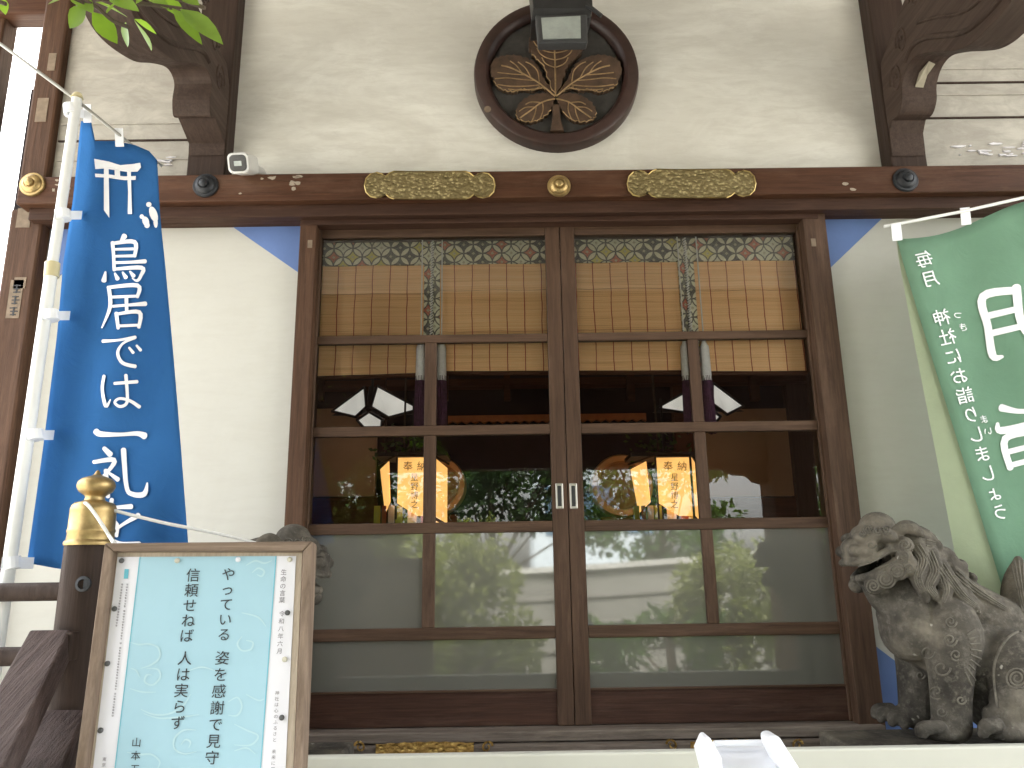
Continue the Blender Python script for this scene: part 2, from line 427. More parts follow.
# greyer board panels between struts and pillar
lsx = (pxx(196, 165, .05), pxx(233, 165, .05)); rsx = (pxx(880, 160, .05), pxx(915, 160, .05))
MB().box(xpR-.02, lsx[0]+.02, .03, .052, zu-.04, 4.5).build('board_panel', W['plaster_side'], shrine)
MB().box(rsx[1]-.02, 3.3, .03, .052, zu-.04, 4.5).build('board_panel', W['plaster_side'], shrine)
for x0, x1, ps in ((xpR, lsx[0], (124, 141, 160)), (rsx[1], 3.3, (70, 84, 96, 119))):
    for k, py in enumerate(ps):
        z = pz(900 if x0 > 0 else 130, py, .03)
        MB().box(x0+.01, x1-.01, .022, .031, z-.004, z+.003).build('board_joint', W['post_dark'] if k % 2 else W['plaster_side'], shrine)
pe = MB()                                                # flaking white paint along the lowest boards
rng = random.Random(3)
for x0, x1, n in ((-2.1, -1.70, 20), (1.72, 2.25, 22)):
    for k in range(n):
        x = rng.uniform(x0, x1); z = zu+.03+abs(rng.gauss(0, .035)); w, h = rng.uniform(.004, .04), rng.uniform(.002, .006)
        q = [(x+w*math.cos(a)*rng.uniform(.6, 1.1), .0205, z+h*math.sin(a)*rng.uniform(.5, 1.2)) for a in [i*math.pi/5 for i in range(10)]]
        pe.prism(q, (0, .012+.0001*k, 0))
pe.build('flaked_paint', W['paper'], shrine)

# corner pillar + far post + tie beam on the left
pil = MB().box(xpL, xpR, -.01, .16, zn1-.02, 4.2).build('pillar', W['post'], shrine, .012)
pil2 = MB().box(pxx(3, 260, -.02), pxx(37, 260, -.02), -.02, .16, -.115, zn0+.02).build('pillar', W['post'], shrine, .012)
MB().box(pxx(-110, 60, .06), pxx(-2, 60, .06), .06, .16, GZ, 4.2).build('outer_post', W['post'], shrine, .01)
MB().box(pxx(-80, 10, .02), xpL+.01, .03, .14, pz(20, 13, .03), 3.9).build('tie_beam', W['beam'], shrine, .01)
MB().box(3.3, 3.62, -.06, .16, -.115, 4.2).build('pillar', W['post'], shrine, .012)
# struts above the long beam, standing behind the brackets
for (a, b) in (lsx, rsx):
    MB().box(a, b, -.04, .05, zn1-.01, 4.2).build('strut', W['post_dark'], shrine, .006)
# long decorated beam and the stepped lintels below it
xe0 = pxx(18, 186, -.10)
beam = MB().box(xe0, 3.7, -.10, .05, zn0, zn1).build('long_beam', W['beam'], shrine, .006)
zl0 = pz(560, 213, -.06)
MB().box(xpR-.02, 3.7, -.06, .05, zl0, zn0+.002).build('lintel', W['beam_dark'], shrine, .004)
zk = pz(560, 221.5, -.025)
MB().box(-1.12, 1.12, -.025, .08, zk, zl0+.002).build('lintel', W['beam_dark'], shrine, .004)
MB().box(-1.08, 1.08, .045, .12, zk-.028, zk+.01).build('door_head', W['beam_dark'], shrine, .003)

# fittings on the beam
YB = -.10
def plate(px0, px1, py0, py1):
    s = 0; x0, x1 = px0, px1; ym = (py0+py1)/2
    top = [(x0, ym), (x0+1.5, py0+7), (x0+6, py0+2.5), (x0+12, py0+1), (x0+17, py0+2.4), (x0+21, py0+4.8), (x0+25, py0+1.5), (x0+29, py0)]
    top = top+[(x0+x1-a, b) for a, b in top[::-1]]
    bot = [(a, py0+py1-b) for a, b in top[::-1]][1:-1]
    pts = [at(a, b+(560-a)*.0075*0, YB) for a, b in top+bot]
    o = MB().prism([(p.x, YB, p.z) for p in pts], (0, -.009, 0)).build('brass_plate', W['brass_plate'], beam, .003)
    MB().tube([(p.x, YB-.009, p.z) for p in pts+pts[:1]], .0032, 6).build('brass_rim', W['brass'], beam, 0, True)
    return o
plate(365, 495, 172.5, 200); plate(627, 755, 170.5, 198.5)
def dome(px, py, m, r=.054):
    p = at(px, py, YB)
    MB().lathe([(r, 0), (r, .007), (r*.95, .011), (r*.80, .012), (r*.78, .016), (r*.62, .025), (r*.46, .027), (r*.44, .024), (r*.36, .024), (r*.33, .034), (r*.2, .039), (0.001, .04)], (p.x, YB, p.z), 'y', 32).build('nail_cover', m, beam, 0, True)
dome(33, 185, W['brass_cap']); dome(559, 186.5, W['brass_cap'], .05); dome(206, 186, W['cap_black']); dome(905, 180.5, W['cap_black'])
# paper votive stickers and scuffs on pillar and beam
def sticker(px, py, w, h, Y, par, m='sticker'):
    p = at(px, py, Y); MB().box(p.x-w/2, p.x+w/2, Y-.002, Y+.01, p.z-h/2, p.z+h/2).build('votive_sticker', W[m], par)
    return p

scf = MB()
for px, py, n_, sp in ((282, 185, 9, 14), (52, 188, 5, 6), (668, 176, 4, 10), (96, 192, 5, 12), (860, 192, 6, 25)):
    for k in range(n_):
        p = at(px+rng.gauss(0, sp), py+rng.uniform(-9, 9), YB); w, h = rng.uniform(.004, .022), rng.uniform(.003, .012)
        if not (zn0+.014 < p.z < zn1-.014): continue
        scf.prism([(p.x+w*math.cos(a)*rng.uniform(.5, 1.1), YB-.0012, p.z+h*math.sin(a)*rng.uniform(.5, 1.2)) for a in [i*math.pi/4 for i in range(8)]], (0, .004+.0001*k, 0))
scf.build('pale_scuff', plain('pale_scuff', (.34, .29, .23), .8, 0, .3, 40), beam)
# side panels with blue corners
def side_panel(x0, x1):
    zt, zb = zl0+.03, -.115
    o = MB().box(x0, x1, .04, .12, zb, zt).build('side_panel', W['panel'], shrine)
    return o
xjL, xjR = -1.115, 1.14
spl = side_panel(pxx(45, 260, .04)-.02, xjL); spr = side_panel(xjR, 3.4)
def tri(par, pts, Y=.037):
    MB().prism([(p[0], Y, p[1]) for p in pts], (0, .02, 0)).build('blue_corner', W['blue'], par)
def corners(par, xa, sgn, ztop, xt, zt_, xb, zb_):
    tri(par, [(xa, ztop), (xa+sgn*xt, ztop), (xa, ztop-zt_)]); tri(par, [(xa, -.10), (xa, -.10+zb_), (xa+sgn*xb, -.10)])
zt = zl0+.02
xR = 1.13; corners(spr, xR, 1, zt, pxx(886, 213, .037)-xR, zt-pz(825, 276, .037), .50, pz(872, 637, .037)+.10)
xL = -1.10; corners(spl, xL, -1, zt, xL-pxx(228, 215, .037), zt-pz(297, 278, .037), .50, .44)
xo = pxx(47, 260, .037); tri(spl, [(xo, zt), (xo+.30, zt), (xo, zt-.30)])
tri(spr, [(3.35, zt), (3.05, zt), (3.35, zt-.3)])

# door jambs
zs = -.01
MB().box(-1.122, -1.05, -.02, .13, zs-.1, zk+.05).build('door_jamb', W['post'], shrine, .004)
MB().box(1.05, 1.15, -.02, .13, zs-.1, zk+.05).build('door_jamb', W['post_dark'] if 0 else W['doorz'], shrine, .004)
# sill beam under the doors
MB().box(-1.135, 1.135, -.05, .15, pz(580, 741, -.05), 0).build('door_sill', W['sill'], shrine, .005)
fb = MB().box(-2.2, 3.2, -.09, .05, -.215, pz(580, 741.5, -.05)-.003).build('foot_beam', W['sill'], shrine, .005)
# gilt fittings on the foot beam
def scroll(px, py, r, flip=1):
    c = at(px, py, -.095); pts = []
    for i in range(26):
        a = i/25*math.pi*2.4; q = r*(1-.72*i/25)
        pts.append((c.x+flip*q*math.cos(a+math.pi), -.097, c.z+q*math.sin(a+.2)))
    MB().tube(pts, [r*.24*(1-.4*i/25) for i in range(26)], 7).build('gilt_scroll', W['gilt'], fb, 0, True)
for x0, x1, yy in ((376, 474, 746.5), (690, 770, 744)):
    a, b = at(x0, yy-2.8, -.09), at(x1, yy-2.8, -.09); n = 14; P = []
    for i in range(n+1): P.append((a.x+(b.x-a.x)*i/n, -.09, a.z+.006*math.sin(i/n*math.pi)-.003*(i % 2)))
    P += [(b.x, -.09, a.z-.05), (a.x, -.09, a.z-.05)]
    MB().prism(P, (0, -.008, 0)).build('gilt_plate', W['gilt'], fb, .002)
for x, f in ((360, 1), (487, -1), (672, 1), (797, -1)): scroll(x, 747 if x < 600 else 745, .020, f)

# ------------------------------------------------------------------ sliding doors
D = .03
zA = (pz(430, 345, D)+.012, pz(430, 334.5, D)); zB = (pz(430, 437, D)+.007, pz(430, 425.5, D))
zC = (pz(430, 534, D)+.002, pz(430, 522.5, D)); zD = (pz(430, 640.5, D), pz(430, 627, D)-.004); zK = pz(430, 691, D)
zT = pz(430, 240, D)+.018
def door(sx):
    inner, outer = 0.0015*sx, 1.07*sx                       # stiles
    w = .062
    xs = sorted((inner, inner+sx*w)); xo_ = sorted((1.040*sx, outer))
    mz = ((pxx(424.5, 345, D), pxx(436.5, 345, D)), (pxx(422.5, 560, D), pxx(435, 560, D))) if sx < 0 else ((pxx(688.5, 345, D), pxx(700, 345, D)), (pxx(703.5, 560, D), pxx(714.5, 560, D)))
    mx0 = (mz[0][0]+mz[1][0])/2; mx1 = (mz[0][1]+mz[1][1])/2
    d = MB()
    for a, b in (xs, xo_): d.box(a, b, D, D+.038, .002, zk+.02)
    door_o = d.build('sliding_door', W['doorz'], shrine, .003)
    xa, xb = (xo_[1], xs[0]) if sx < 0 else (xs[1], xo_[0])
    def rail(z0, z1, y0=D+.003, m='door'):
        MB().box(xa, xb, y0, D+.036, z0, z1).build('rail', W[m], door_o, .003)
    rail(zT, zk+.02)
    for z0, z1 in (zA, zB, zC, zD): rail(z0, z1)
    MB().box(mx0, mx1, D+.005, D+.034, zB[1], zA[0]).build('muntin', W['doorz'], door_o, .003)
    MB().box(mx0, mx1, D+.005, D+.034, zC[1], zB[0]).build('muntin', W['doorz'], door_o, .003)
    MB().box(mx0, mx1, D+.005, D+.034, zD[1], zC[0]).build('muntin', W['doorz'], door_o, .003)
    MB().box(xa, xb, D+.012, D+.032, .004, zK-.008).build('kick_panel', W['kick'], door_o)
    MB().box(xa, xb, D+.004, D+.034, zK-.008, zK).build('rail', W['door'], door_o, .002)
    gy0, gy1 = D+.018, D+.022
    def pane(x0, x1, z0, z1, m):
        e = .0004*pane.k; pane.k += 1
        MB().box(x0, x1, gy0+e*0, gy1, z0, z1).build('glass_pane', W[m], door_o)
    pane.k = 0
    pane(xa, xb, zA[1], zT, 'glass')
    for z0, z1, m in ((zB[1], zA[0], 'glass'), (zC[1], zB[0], 'glass'), (zD[1], zC[0], 'film')):
        pane(xa, mx0, z0, z1, m); pane(mx1, xb, z0, z1, m)
    pane(xa, xb, zK, zD[0], 'film')
    # recessed finger pull
    pp = at(559.5 if sx < 0 else 573.5, 496, D)
    pu = MB().box(pp.x-.016, pp.x+.016, D-.003, D+.005, pp.z-.052, pp.z+.052).build('door_pull', W['pull'], door_o, .006)
    MB().box(pp.x-.009, pp.x+.009, D-.0045, D+.003, pp.z-.042, pp.z+.042).build('pull_recess', W['black'], door_o, .004)
    # pale plug near top of jamb
    q = at(310 if sx < 0 else 813.5, 244 if sx < 0 else 242.5, -.02)
    MB().box(q.x-.010, q.x+.010, -.0215, .0, q.z-.018, q.z+.018).build('wood_plug', W['sticker'], shrine)
door(-1); door(1)

# ------------------------------------------------------------------ round crest
cr = at(555.8, 79.5, .05); CRR = 81.5*sc(.05)*1.115
crest = MB()
prof = [(CRR, -.0), (CRR, .045), (CRR*.985, .062), (CRR*.95, .07), (CRR*.86, .07), (CRR*.825, .058), (CRR*.80, .03), (CRR*.78, .03), (CRR*.78, .0)]
crest.lathe(prof, (cr.x, .05, cr.z), 'y', 72)
cro = crest.build('crest', W['brownlac'], shrine, 0, True)
MB().lathe([(CRR*.80, 0), (CRR*.80, .028), (.001, .028)], (cr.x, .048, cr.z), 'y', 64).build('crest_disc', W['discdark'], cro)
YC = .05-.03
def cpt(x, y, Y=YC): return at(460+x/4, y/4, Y)
def outline(pts, jag=.0, n=5):
    P = smoothpts([V((a, b, 0)) for a, b in pts], n, True); out = []
    for i, p in enumerate(P):
        q = cpt(p.x+jag*3.2*math.sin(i*1.9), p.y+jag*3.2*math.cos(i*2.3)); out.append(V((q.x, YC, q.z)))
    return out
def leaf(pts, th=.03, jag=1):
    O_ = outline(pts, jag)
    o = MB().prism(O_, (0, -th, 0)).build('crest_leaf', W['leafbrown'], cro, .009)
    low = [p+V((0, -th+.004, 0)) for p in O_]; zc = sum(p.z for p in low)/len(low); run = []
    for p in low+low[:len(low)//2]:
        if p.z < zc-.012: run.append(p)
        else:
            if len(run) > 8: MB().tube(run, .0034, 6).build('gilt_edge', W['goldline'], o, 0, True)
            if len(run) > 8: break
            run = []
    return o
def vein(pts, r=.0036, par=None, th=.03):
    P = smoothpts([cpt(a, b, YC-th) for a, b in pts], 5)
    MB().tube(P, r, 6).build('leaf_vein', W['goldline'], par, 0, True)
mir = lambda L: [(765-a, b) for a, b in L]
big = [(122, 300), (133, 258), (170, 240), (215, 236), (262, 246), (300, 268), (322, 300), (340, 340), (372, 385), (345, 372), (318, 362), (290, 374), (250, 370), (215, 380), (180, 374), (150, 358), (133, 330)]
small = [(376, 402), (345, 388), (300, 392), (258, 410), (230, 440), (226, 470), (236, 490), (280, 500), (322, 488), (352, 462), (368, 436)]
topl = [(382, 392), (352, 330), (336, 282), (312, 258), (284, 225), (276, 180), (300, 140), (340, 112), (382, 96), (424, 112), (464, 140), (490, 180), (482, 225), (452, 258), (428, 282), (412, 330)]
for Mi in (lambda L: L, mir):
    b = leaf(Mi(big)); vein(Mi([(380, 385), (320, 335), (262, 300), (205, 272), (165, 262)]), .0042, b)
    for vv in ([(318, 333), (310, 285), (285, 258), (262, 248)], [(285, 312), (262, 272), (232, 248)], [(250, 294), (225, 262), (200, 244)],
               [(300, 322), (245, 318), (190, 312), (140, 315)], [(318, 340), (260, 345), (200, 345), (150, 338)], [(262, 300), (205, 296), (150, 290)], [(330, 352), (285, 358), (235, 360), (192, 356)]):
        vein(Mi(vv), .0030, b)
    s_ = leaf(Mi(small)); vein(Mi([(380, 395), (330, 408), (285, 440), (240, 472)]), .0040, s_)
    for vv in ([(330, 408), (332, 440), (318, 480)], [(305, 424), (300, 455), (285, 490)], [(320, 410), (285, 408), (262, 418)], [(300, 428), (262, 430), (236, 446)]):
        vein(Mi(vv), .0028, s_)
t_ = leaf(topl, .034); vein([(382, 385), (381, 280), (378, 190), (378, 130)], .0044, t_, .034)
for sg in (-1, 1):
    for yy, dx, dy in ((270, 52, -40), (240, 72, -48), (212, 88, -52), (186, 96, -54), (160, 80, -40)):
        vein([(380, yy), (380+sg*dx*.45, yy-8), (380+sg*dx*.8, yy+dy*.5), (380+sg*dx, yy+dy)], .003, t_, .034)
MB().prism([V((q.x, YC, q.z)) for q in [cpt(*p) for p in ((368, 430), (396, 430), (402, 490), (416, 535), (360, 535), (368, 490))]], (0, -.03, 0)).build('crest_stem', W['leafbrown'], cro, .006)
# rim wear chips
q = at(460+110/4, 437/4, -.02); MB().lathe([(.016, 0), (.016, .0035), (.001, .004)], (q.x, -.018, q.z), 'y', 10).build('rim_chip', W['sticker'], cro)

# ------------------------------------------------------------------ carved brackets reaching out from the struts
def bracket(outer, inner_dx, Xo, width):
    # outer: photo outline of the outer-lower edge, lies in the plane X = Xo
    P = [at_x(a, b, Xo) for a, b in outer]
    return P
def make_bracket(side):
    if side < 0: Xo = lsx[0]+.004; Xi = lsx[1]-.004
    else: Xi = rsx[0]+.004; Xo = rsx[1]-.004
    if side < 0: low = [(196, 166), (195, 152), (178, 118), (173, 116), (172, 100), (174, 84), (170, 72), (163, 66), (150, 63), (136, 62), (122, 55), (108, 45), (96, 33), (86, 17), (80, 0), (74, -20)]
    else: low = [(916, 166), (914, 143), (926, 120), (933, 114), (937, 100), (937, 85), (942, 68), (952, 56), (968, 52), (985, 51), (1000, 49), (1014, 42), (1030, 28), (1050, 8), (1070, -20)]
    L = [at_x(a, b, Xo) for a, b in low]; L[0].y = -.045
    yz = [(-.045, L[0].z)]
    for p in L[1:]: yz.append((min(p.y, -.05), p.z))
    # monotone outward
    top = [(-1.12, 2.62), (-1.12, 2.95), (-.80, 2.93)]
    top += [(-.64, 2.83), (-.53, 2.81), (-.41, 2.80), (-.26, 2.79), (-.10, 2.78), (-.05, 2.70)] if side < 0 else [(-.50, 2.95), (-.40, 2.92), (-.30, 2.89), (-.18, 2.83), (-.06, 2.77), (-.05, 2.70)]
    top += [(-.045, 2.62)]
    yz = [(p.x, p.y) for p in smoothpts([V((a, b_, 0)) for a, b_ in yz[2:]], 4)]; yz = [(-.045, L[0].z), (-.05, L[1].z)]+yz
    poly = yz+top
    x0, x1 = sorted((Xo, Xi))
    b = MB().prism([(x0, y, z) for y, z in poly], (x1-x0, 0, 0)).build('carved_bracket', W['carved'], shrine, .012)
    # raised moulding that follows the curve on the inner face, plus incised scrolls
    Xf = Xi
    off = [(y+.0, z+.055) for y, z in yz[3:]]
    dens = smoothpts([V((Xf, y-.03, z+.05)) for y, z in yz[16::4]], 4)
    MB().tube(dens, .012, 8).build('moulding', W['carved'], b, 0, True)
    dens = smoothpts([V((Xf, y-.05, z+.12)) for y, z in yz[22::4]], 4)
    MB().tube(dens, .007, 8).build('moulding', W['carved'], b, 0, True)
    for k, (cy, cz, rr) in enumerate(((-.16, .30, .05), (-.24, .43, .045), (-.38, .54, .04))):
        pts = []
        for i in range(30):
            a = i/29*math.pi*3; q_ = rr*(1-.8*i/29); pts.append((Xf, cy+q_*math.cos(a), L[0].z+cz+1.5*q_*math.sin(a)))
        MB().tube(pts, .006, 6).build('carved_scroll', W['carved'], b, 0, True)
    return b, L, yz
bl, LL, yzl = make_bracket(-1); br, LR, yzr = make_bracket(1)
# stickers and notes on the woodwork
for px, py, w, h, Y in ((15, 299, .055, .17, -.02), (20, 283, .05, .05, -.02), (24, 218, .06, .09, -.02), (52, 62, .035, .09, -.01), (42, 110, .05, .12, -.01)):
    sticker(px, py, w, h, Y-.0005, shrine)
bb_ = BVHTree.FromPolygons([v.co.copy() for v in br.data.vertices], [tuple(p.vertices) for p in br.data.polygons])
def on_br(px, py, lift):
    d = ray(px, py).normalized(); h = bb_.ray_cast(CAM, d); return h[0]-d*lift if h[0] else None
stq = [on_br(*p, .002) for p in ((915, 87), (923, 87.5), (927, 75), (935, 64), (929, 61), (919, 73))]
if all(stq):
    MB().prism(stq, (0, -.002, -.002)).build('votive_sticker', plain('pale_sticker', (.30, .27, .20), .8, 0, .15, 30), shrine)
    mk = MB()
    for t in (.12, .3, .5, .68, .86):
        a_ = (lerp_(915, 929.5, t), lerp_(87, 62, t)); 
        q = [on_br(a_[0]+dx, a_[1]+dy, .0055) for dx, dy in ((1.8, 0), (5.4, 0.5), (6.0, -1.8), (2.4, -2.3))]
        if all(q): mk.prism(q, (0, .003, .003))
    mk.build('sticker_mark', W['ink'], shrine)
def sticker_marks(px, py, n, Y, dx, dz, par):
    p = at(px, py, Y); m = MB()
    for i in range(n):
        z = p.z+dz*(n/2-i-.5)*1.0
        for k in range(3): m.box(p.x-dx*rng.uniform(.6, 1), p.x+dx*rng.uniform(.6, 1), Y-.0006, Y+.004, z+dz*(.30-.3*k)-.0022, z+dz*(.30-.3*k)+.0022)
        m.box(p.x-.003, p.x+.003, Y-.0011, Y+.0042, z-dz*.38, z+dz*.38)
    m.build('sticker_mark', W['ink'], par)
sticker_marks(15, 300, 3, -.0235, .018, .05, shrine)

# ------------------------------------------------------------------ interior of the hall
RY0, RY1 = .17, 3.5
MB().box(-2.4, 3.3, RY0, RY1, -.1, -.012).build('room_floor', W['room'], shrine)
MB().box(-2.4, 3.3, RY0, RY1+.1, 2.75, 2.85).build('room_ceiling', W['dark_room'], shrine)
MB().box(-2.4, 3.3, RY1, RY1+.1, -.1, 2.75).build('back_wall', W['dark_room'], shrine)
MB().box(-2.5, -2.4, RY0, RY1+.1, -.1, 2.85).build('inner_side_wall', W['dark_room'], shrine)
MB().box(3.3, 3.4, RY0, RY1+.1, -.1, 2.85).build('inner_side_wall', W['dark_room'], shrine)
YI = 2.7
def ib(name, px0, px1, py0, py1, Y, th, m):
    a, b = at(px0, py1, Y), at(px1, py0, Y); xm0, xm1 = a.x, b.x
    return MB().box(xm0, xm1, Y, Y+th, a.z, b.z).build(name, W[m], shrine)
ib('inner_panel', 300, 377, 408, 497, YI, .06, 'tan_wall'); ib('inner_panel', 697, 812, 408, 497, YI, .06, 'tan_wall')
ib('inner_wainscot', 300, 377, 497, 640, YI-.02, .06, 'room'); ib('inner_wainscot', 697, 812, 497, 640, YI-.02, .06, 'room')
ib('inner_post', 812, 819, 380, 640, YI-.06, .1, 'post_dark'); ib('inner_post', 377, 386, 380, 640, YI-.06, .1, 'post_dark')
ib('inner_post', 689, 697, 380, 640, YI-.06, .1, 'room')
ib('inner_beam', 300, 820, 374, 388, YI-.15, .14, 'room')
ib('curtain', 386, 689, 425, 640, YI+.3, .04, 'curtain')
for k in range(9): ib('ceiling_rib', 318+k*62, 324+k*62, 371, 400, YI-.4-.03*k, .05, 'room')
# altar rail with scalloped lower edge, orange lamplight put into its colour
a, b = at(448, 421, YI+.2), at(646, 413, YI+.2)
n = 44; P = [(a.x, YI+.2, b.z), (b.x, YI+.2, b.z)]
for i in range(n+1): P.append((b.x+(a.x-b.x)*i/n, YI+.2, a.z-.02+.018*(i % 2)))
MB().prism(P, (0, .05, 0)).build('altar_rail', plain('orange_lit_rail', (.42, .16, .05), .6), shrine)

# ------------------------------------------------------------------ roof, porch (kept above and beside the picture)
mm = MB()
mm.prism([(-3.3, 6.5, 5.9), (-3.3, -.75, 3.72), (-3.3, -.75, 3.86), (-3.3, 6.5, 6.1)], (7.6, 0, 0)).build('main_roof', W['soffit'], shrine)
for k in range(17):
    x = -3.2+k*.44
    MB().prism([(x, .05, 4.0-.075), (x, -.72, 3.73-.075), (x, -.72, 3.73-.01), (x, .05, 4.0-.01)], (.08, 0, 0)).build('rafter', W['beam'], shrine)
MB().box(-2.42, 3.6, 5.9, 6.0, GZ, 4.6).build('rear_wall', W['plaster'], shrine)
MB().box(-2.44, -2.40, .16, 6.0, GZ, 4.6).build('outer_side_wall', W['plaster'], shrine)
MB().box(3.5, 3.6, .16, 6.0, GZ, 4.6).build('outer_side_wall', W['plaster'], shrine)
PY = -3.3                                                     # porch front: carved beam between two pillars
k_ = 2*D-PY
zb = pz(600, 468, k_)
def mirX(px, py): return at(px, py, k_).x
pxs = (mirX(769, 500), mirX(812, 500))
pw = pxs[1]-pxs[0]; pcx = (pxs[0]+pxs[1])/2
for sx in (-1, 1):
    MB().box(sx*pcx-pw/2, sx*pcx+pw/2, PY-pw/2, PY+pw/2, GZ, zb+.32).build('porch_pillar', W['post'], shrine, .02)
    MB().box(sx*pcx-pw*.8, sx*pcx+pw*.8, PY-pw*.8, PY+pw*.8, GZ, GZ+.14).build('pillar_base', W['stone_step'], shrine, .02)
    x = sx*(pcx-pw/2)
    nose = [(x, zb+.01), (x, zb-.16), (x-sx*.10, zb-.13), (x-sx*.16, zb-.075), (x-sx*.26, zb-.07), (x-sx*.34, zb-.03), (x-sx*.46, zb-.02), (x-sx*.55, zb+.01)]
    MB().prism([(p, PY-.07, z) for p, z in nose], (0, .14, 0)).build('beam_nosing', W['beam'], shrine, .01)
MB().box(-pcx-.5, pcx+.5, PY-.1, PY+.1, zb, zb+.30).build('porch_beam', W['beam'], shrine, .01)
MB().box(-pcx-.5, pcx+.5, PY-.04, PY+.04, zb+.301, 2.97).build('gable_blocker', W['beam_dark'], shrine)  # invented panel above the beam, blocks sky mirrored in the panes
MB().prism([(-3.7, -.70, 3.60), (-3.7, PY-.5, 2.95), (-3.7, PY-.5, 3.07), (-3.7, -.70, 3.72)], (7.4, 0, 0)).build('unseen_porch_roof', W['soffit'], shrine)  # unseen roof, widened to keep sun off the front
# ================================================================== BLINDS, TASSELS, LAMPS IN THE HALL
YBl = .112
GB = 'bamboo blinds hanging behind the glass doors'
def blind(x0, x1, zb_, label, twist=0):
    zt = zT+.06; e = empty('bamboo_blind', label, 'blind', ((x0+x1)/2, YBl, zb_), GB)
    bw = .030; zband = pz(430, 265, YBl)
    n = 24; m = MB()
    vs = []; fs = []
    for i in range(n+1):
        x = x0+bw+(x1-x0-2*bw)*i/n
        z0 = zb_+twist*(i/n-.5)+.004*math.sin(i*1.3)
        for (y, z) in ((YBl, z0), (YBl, zband+.005), (YBl+.008, zband+.005), (YBl+.008, z0)):
            vs.append((x, y+.004*math.sin(i*.9), z))
    for i in range(n):
        for k in range(4): fs.append((i*4+k, (i+1)*4+k, (i+1)*4+(k+1) % 4, i*4+(k+1) % 4))
    fs += [(0, 1, 2, 3), tuple(n*4+k for k in (3, 2, 1, 0))]
    m.add(vs, fs); m.build('slats', W['bamboo'], e)
    zsplit = pz(430, 333, YBl)
    MB().box(x0, x1, YBl-.006, YBl+.012, zband, zt).build('brocade_border', W['brocade'], e)
    for xa in (x0, x1-bw): MB().box(xa, xa+bw, YBl-.006, YBl+.012, zb_+.005, zband-.0005).build('brocade_border', W['brocade'], e)
    MB().tube([(x0+.01, YBl, zb_-.004-twist*.5), (x1-.01, YBl, zb_-.004+twist*.5)], .010, 8).build('bottom_rod', W['room'], e, 0, True)
j1, j2 = pxx(432, 300, YBl), pxx(688, 300, YBl)
wB = j2-j1
blind(j1-wB, j1-.005, pz(370, 377, YBl), 'bamboo blind with brocade top in the left door left of its tassels', .02)
blind(j1+.005, j2-.005, pz(560, 372, YBl), 'wide bamboo blind behind the middle where the two doors meet', -.012)
blind(j2+.005, j2+wB, pz(750, 373, YBl), 'bamboo blind with brocade top in the right door right of its tassels', -.01)
# striped cords between blinds and tassels
GT = 'purple and white tassels on the blinds'
for xj, pxl, sides in ((j1, 'left', (421, 441.5)), (j2, 'right', (684.5, 704))):
    c = MB()
    for k in range(40):
        z0 = pz(430, 335, .11)+k*.0118
        c.tube([(xj-.006, YBl-.012, z0), (xj+.006, YBl-.012, z0+.010)], .0035, 5)
    tag(c.build('blind_cord', W['cord']), f'black and white twisted cord between the blinds of the {pxl} door', 'cord', 'twisted cords between blinds')
    for k, px in enumerate(sides):
        p0, p1 = at(px, 344, .088), at(px, 432, .088); zt, zz = p0.z, p1.z; x = p0.x
        lab = f'{"left" if k == 0 else "right"} one of the two purple and white tassels in the {pxl} door'
        t = empty('tassel', lab, 'tassel', (x, .088, zz), GT)
        zm = pz(px, 381, .088)
        MB().lathe([(.006, zt+.02), (.012, zt), (.019, zt-.012), (.020, zt-.03), (.022, zm)], (x, .088, 0), 'z', 16).build('head', W['tassel_w'], t, 0, True)
        fr = MB()
        for q in range(16):
            a = q/16*2*math.pi; fr.tube([(x+.017*math.cos(a), .088+.017*math.sin(a), zm+.02), (x+.020*math.cos(a+.1), .088+.02*math.sin(a+.1), (zm+zz)/2), (x+.021*math.cos(a), .088+.021*math.sin(a), zz+rng.uniform(-.01, .01))], .0055, 5)
        fr.tube([(x, .088, zm+.01), (x, .088, zz)], .014, 8)
        fr.build('fringe', W['tassel_p'], t, 0, True)
        MB().tube([(x, .088, zt), (x, .09, zT+.05)], .003, 6).build('hanging_cord', W['cord'], t)

YL = 1.9
def lamp(cx, cy, label):       # folded white paper shade with black frame
    c = at(cx, cy, YL); s = sc(YL); e = empty('pendant_lamp', label, 'lamp', c, 'white paper pendant lamps in the hall')
    def pt(dx, dy, dep): return V((c.x+dx*s, c.y+dep, c.z-dy*s))
    th = .012
    lt = [pt(-45, 0, .12), pt(-6, -17, -.10), pt(-2, 5, -.16), pt(-14, 13, -.10)]
    rt = [pt(45, -1, .12), pt(6, -18, -.10), pt(2, 5, -.16), pt(18, 14, -.10)]
    lo = [pt(-13, 15.5, -.09), pt(0, 9, -.14), pt(12, 15.5, -.09), pt(9, 20, 0), pt(-9, 20, 0)]
    for q in (lt, rt, lo): MB().prism(q, (0, th, 0)).build('paper_panel', W['shade'], e)
    f = MB()
    for q in (lt, rt, lo):
        for i in range(len(q)):
            f.tube([q[i], q[(i+1) % len(q)]], .010, 6)
    bt = [pt(-47, 3, .16), pt(47, 3, .16), pt(6, -20, .30), pt(-6, -20, .30)]
    f.prism(bt, (0, .02, 0)); f.tube([pt(0, -18, -.06), pt(0, 8, -.15)], .020, 8); f.tube([pt(0, -18, -.04), pt(0, -60, -.04)], .008, 6)
    f.build('frame', W['black'], e)
lamp(373, 407, 'white folded paper lamp hanging in the left door\'s second row of panes')
lamp(704, 404, 'white folded paper lamp hanging in the right door, half behind its tassels')

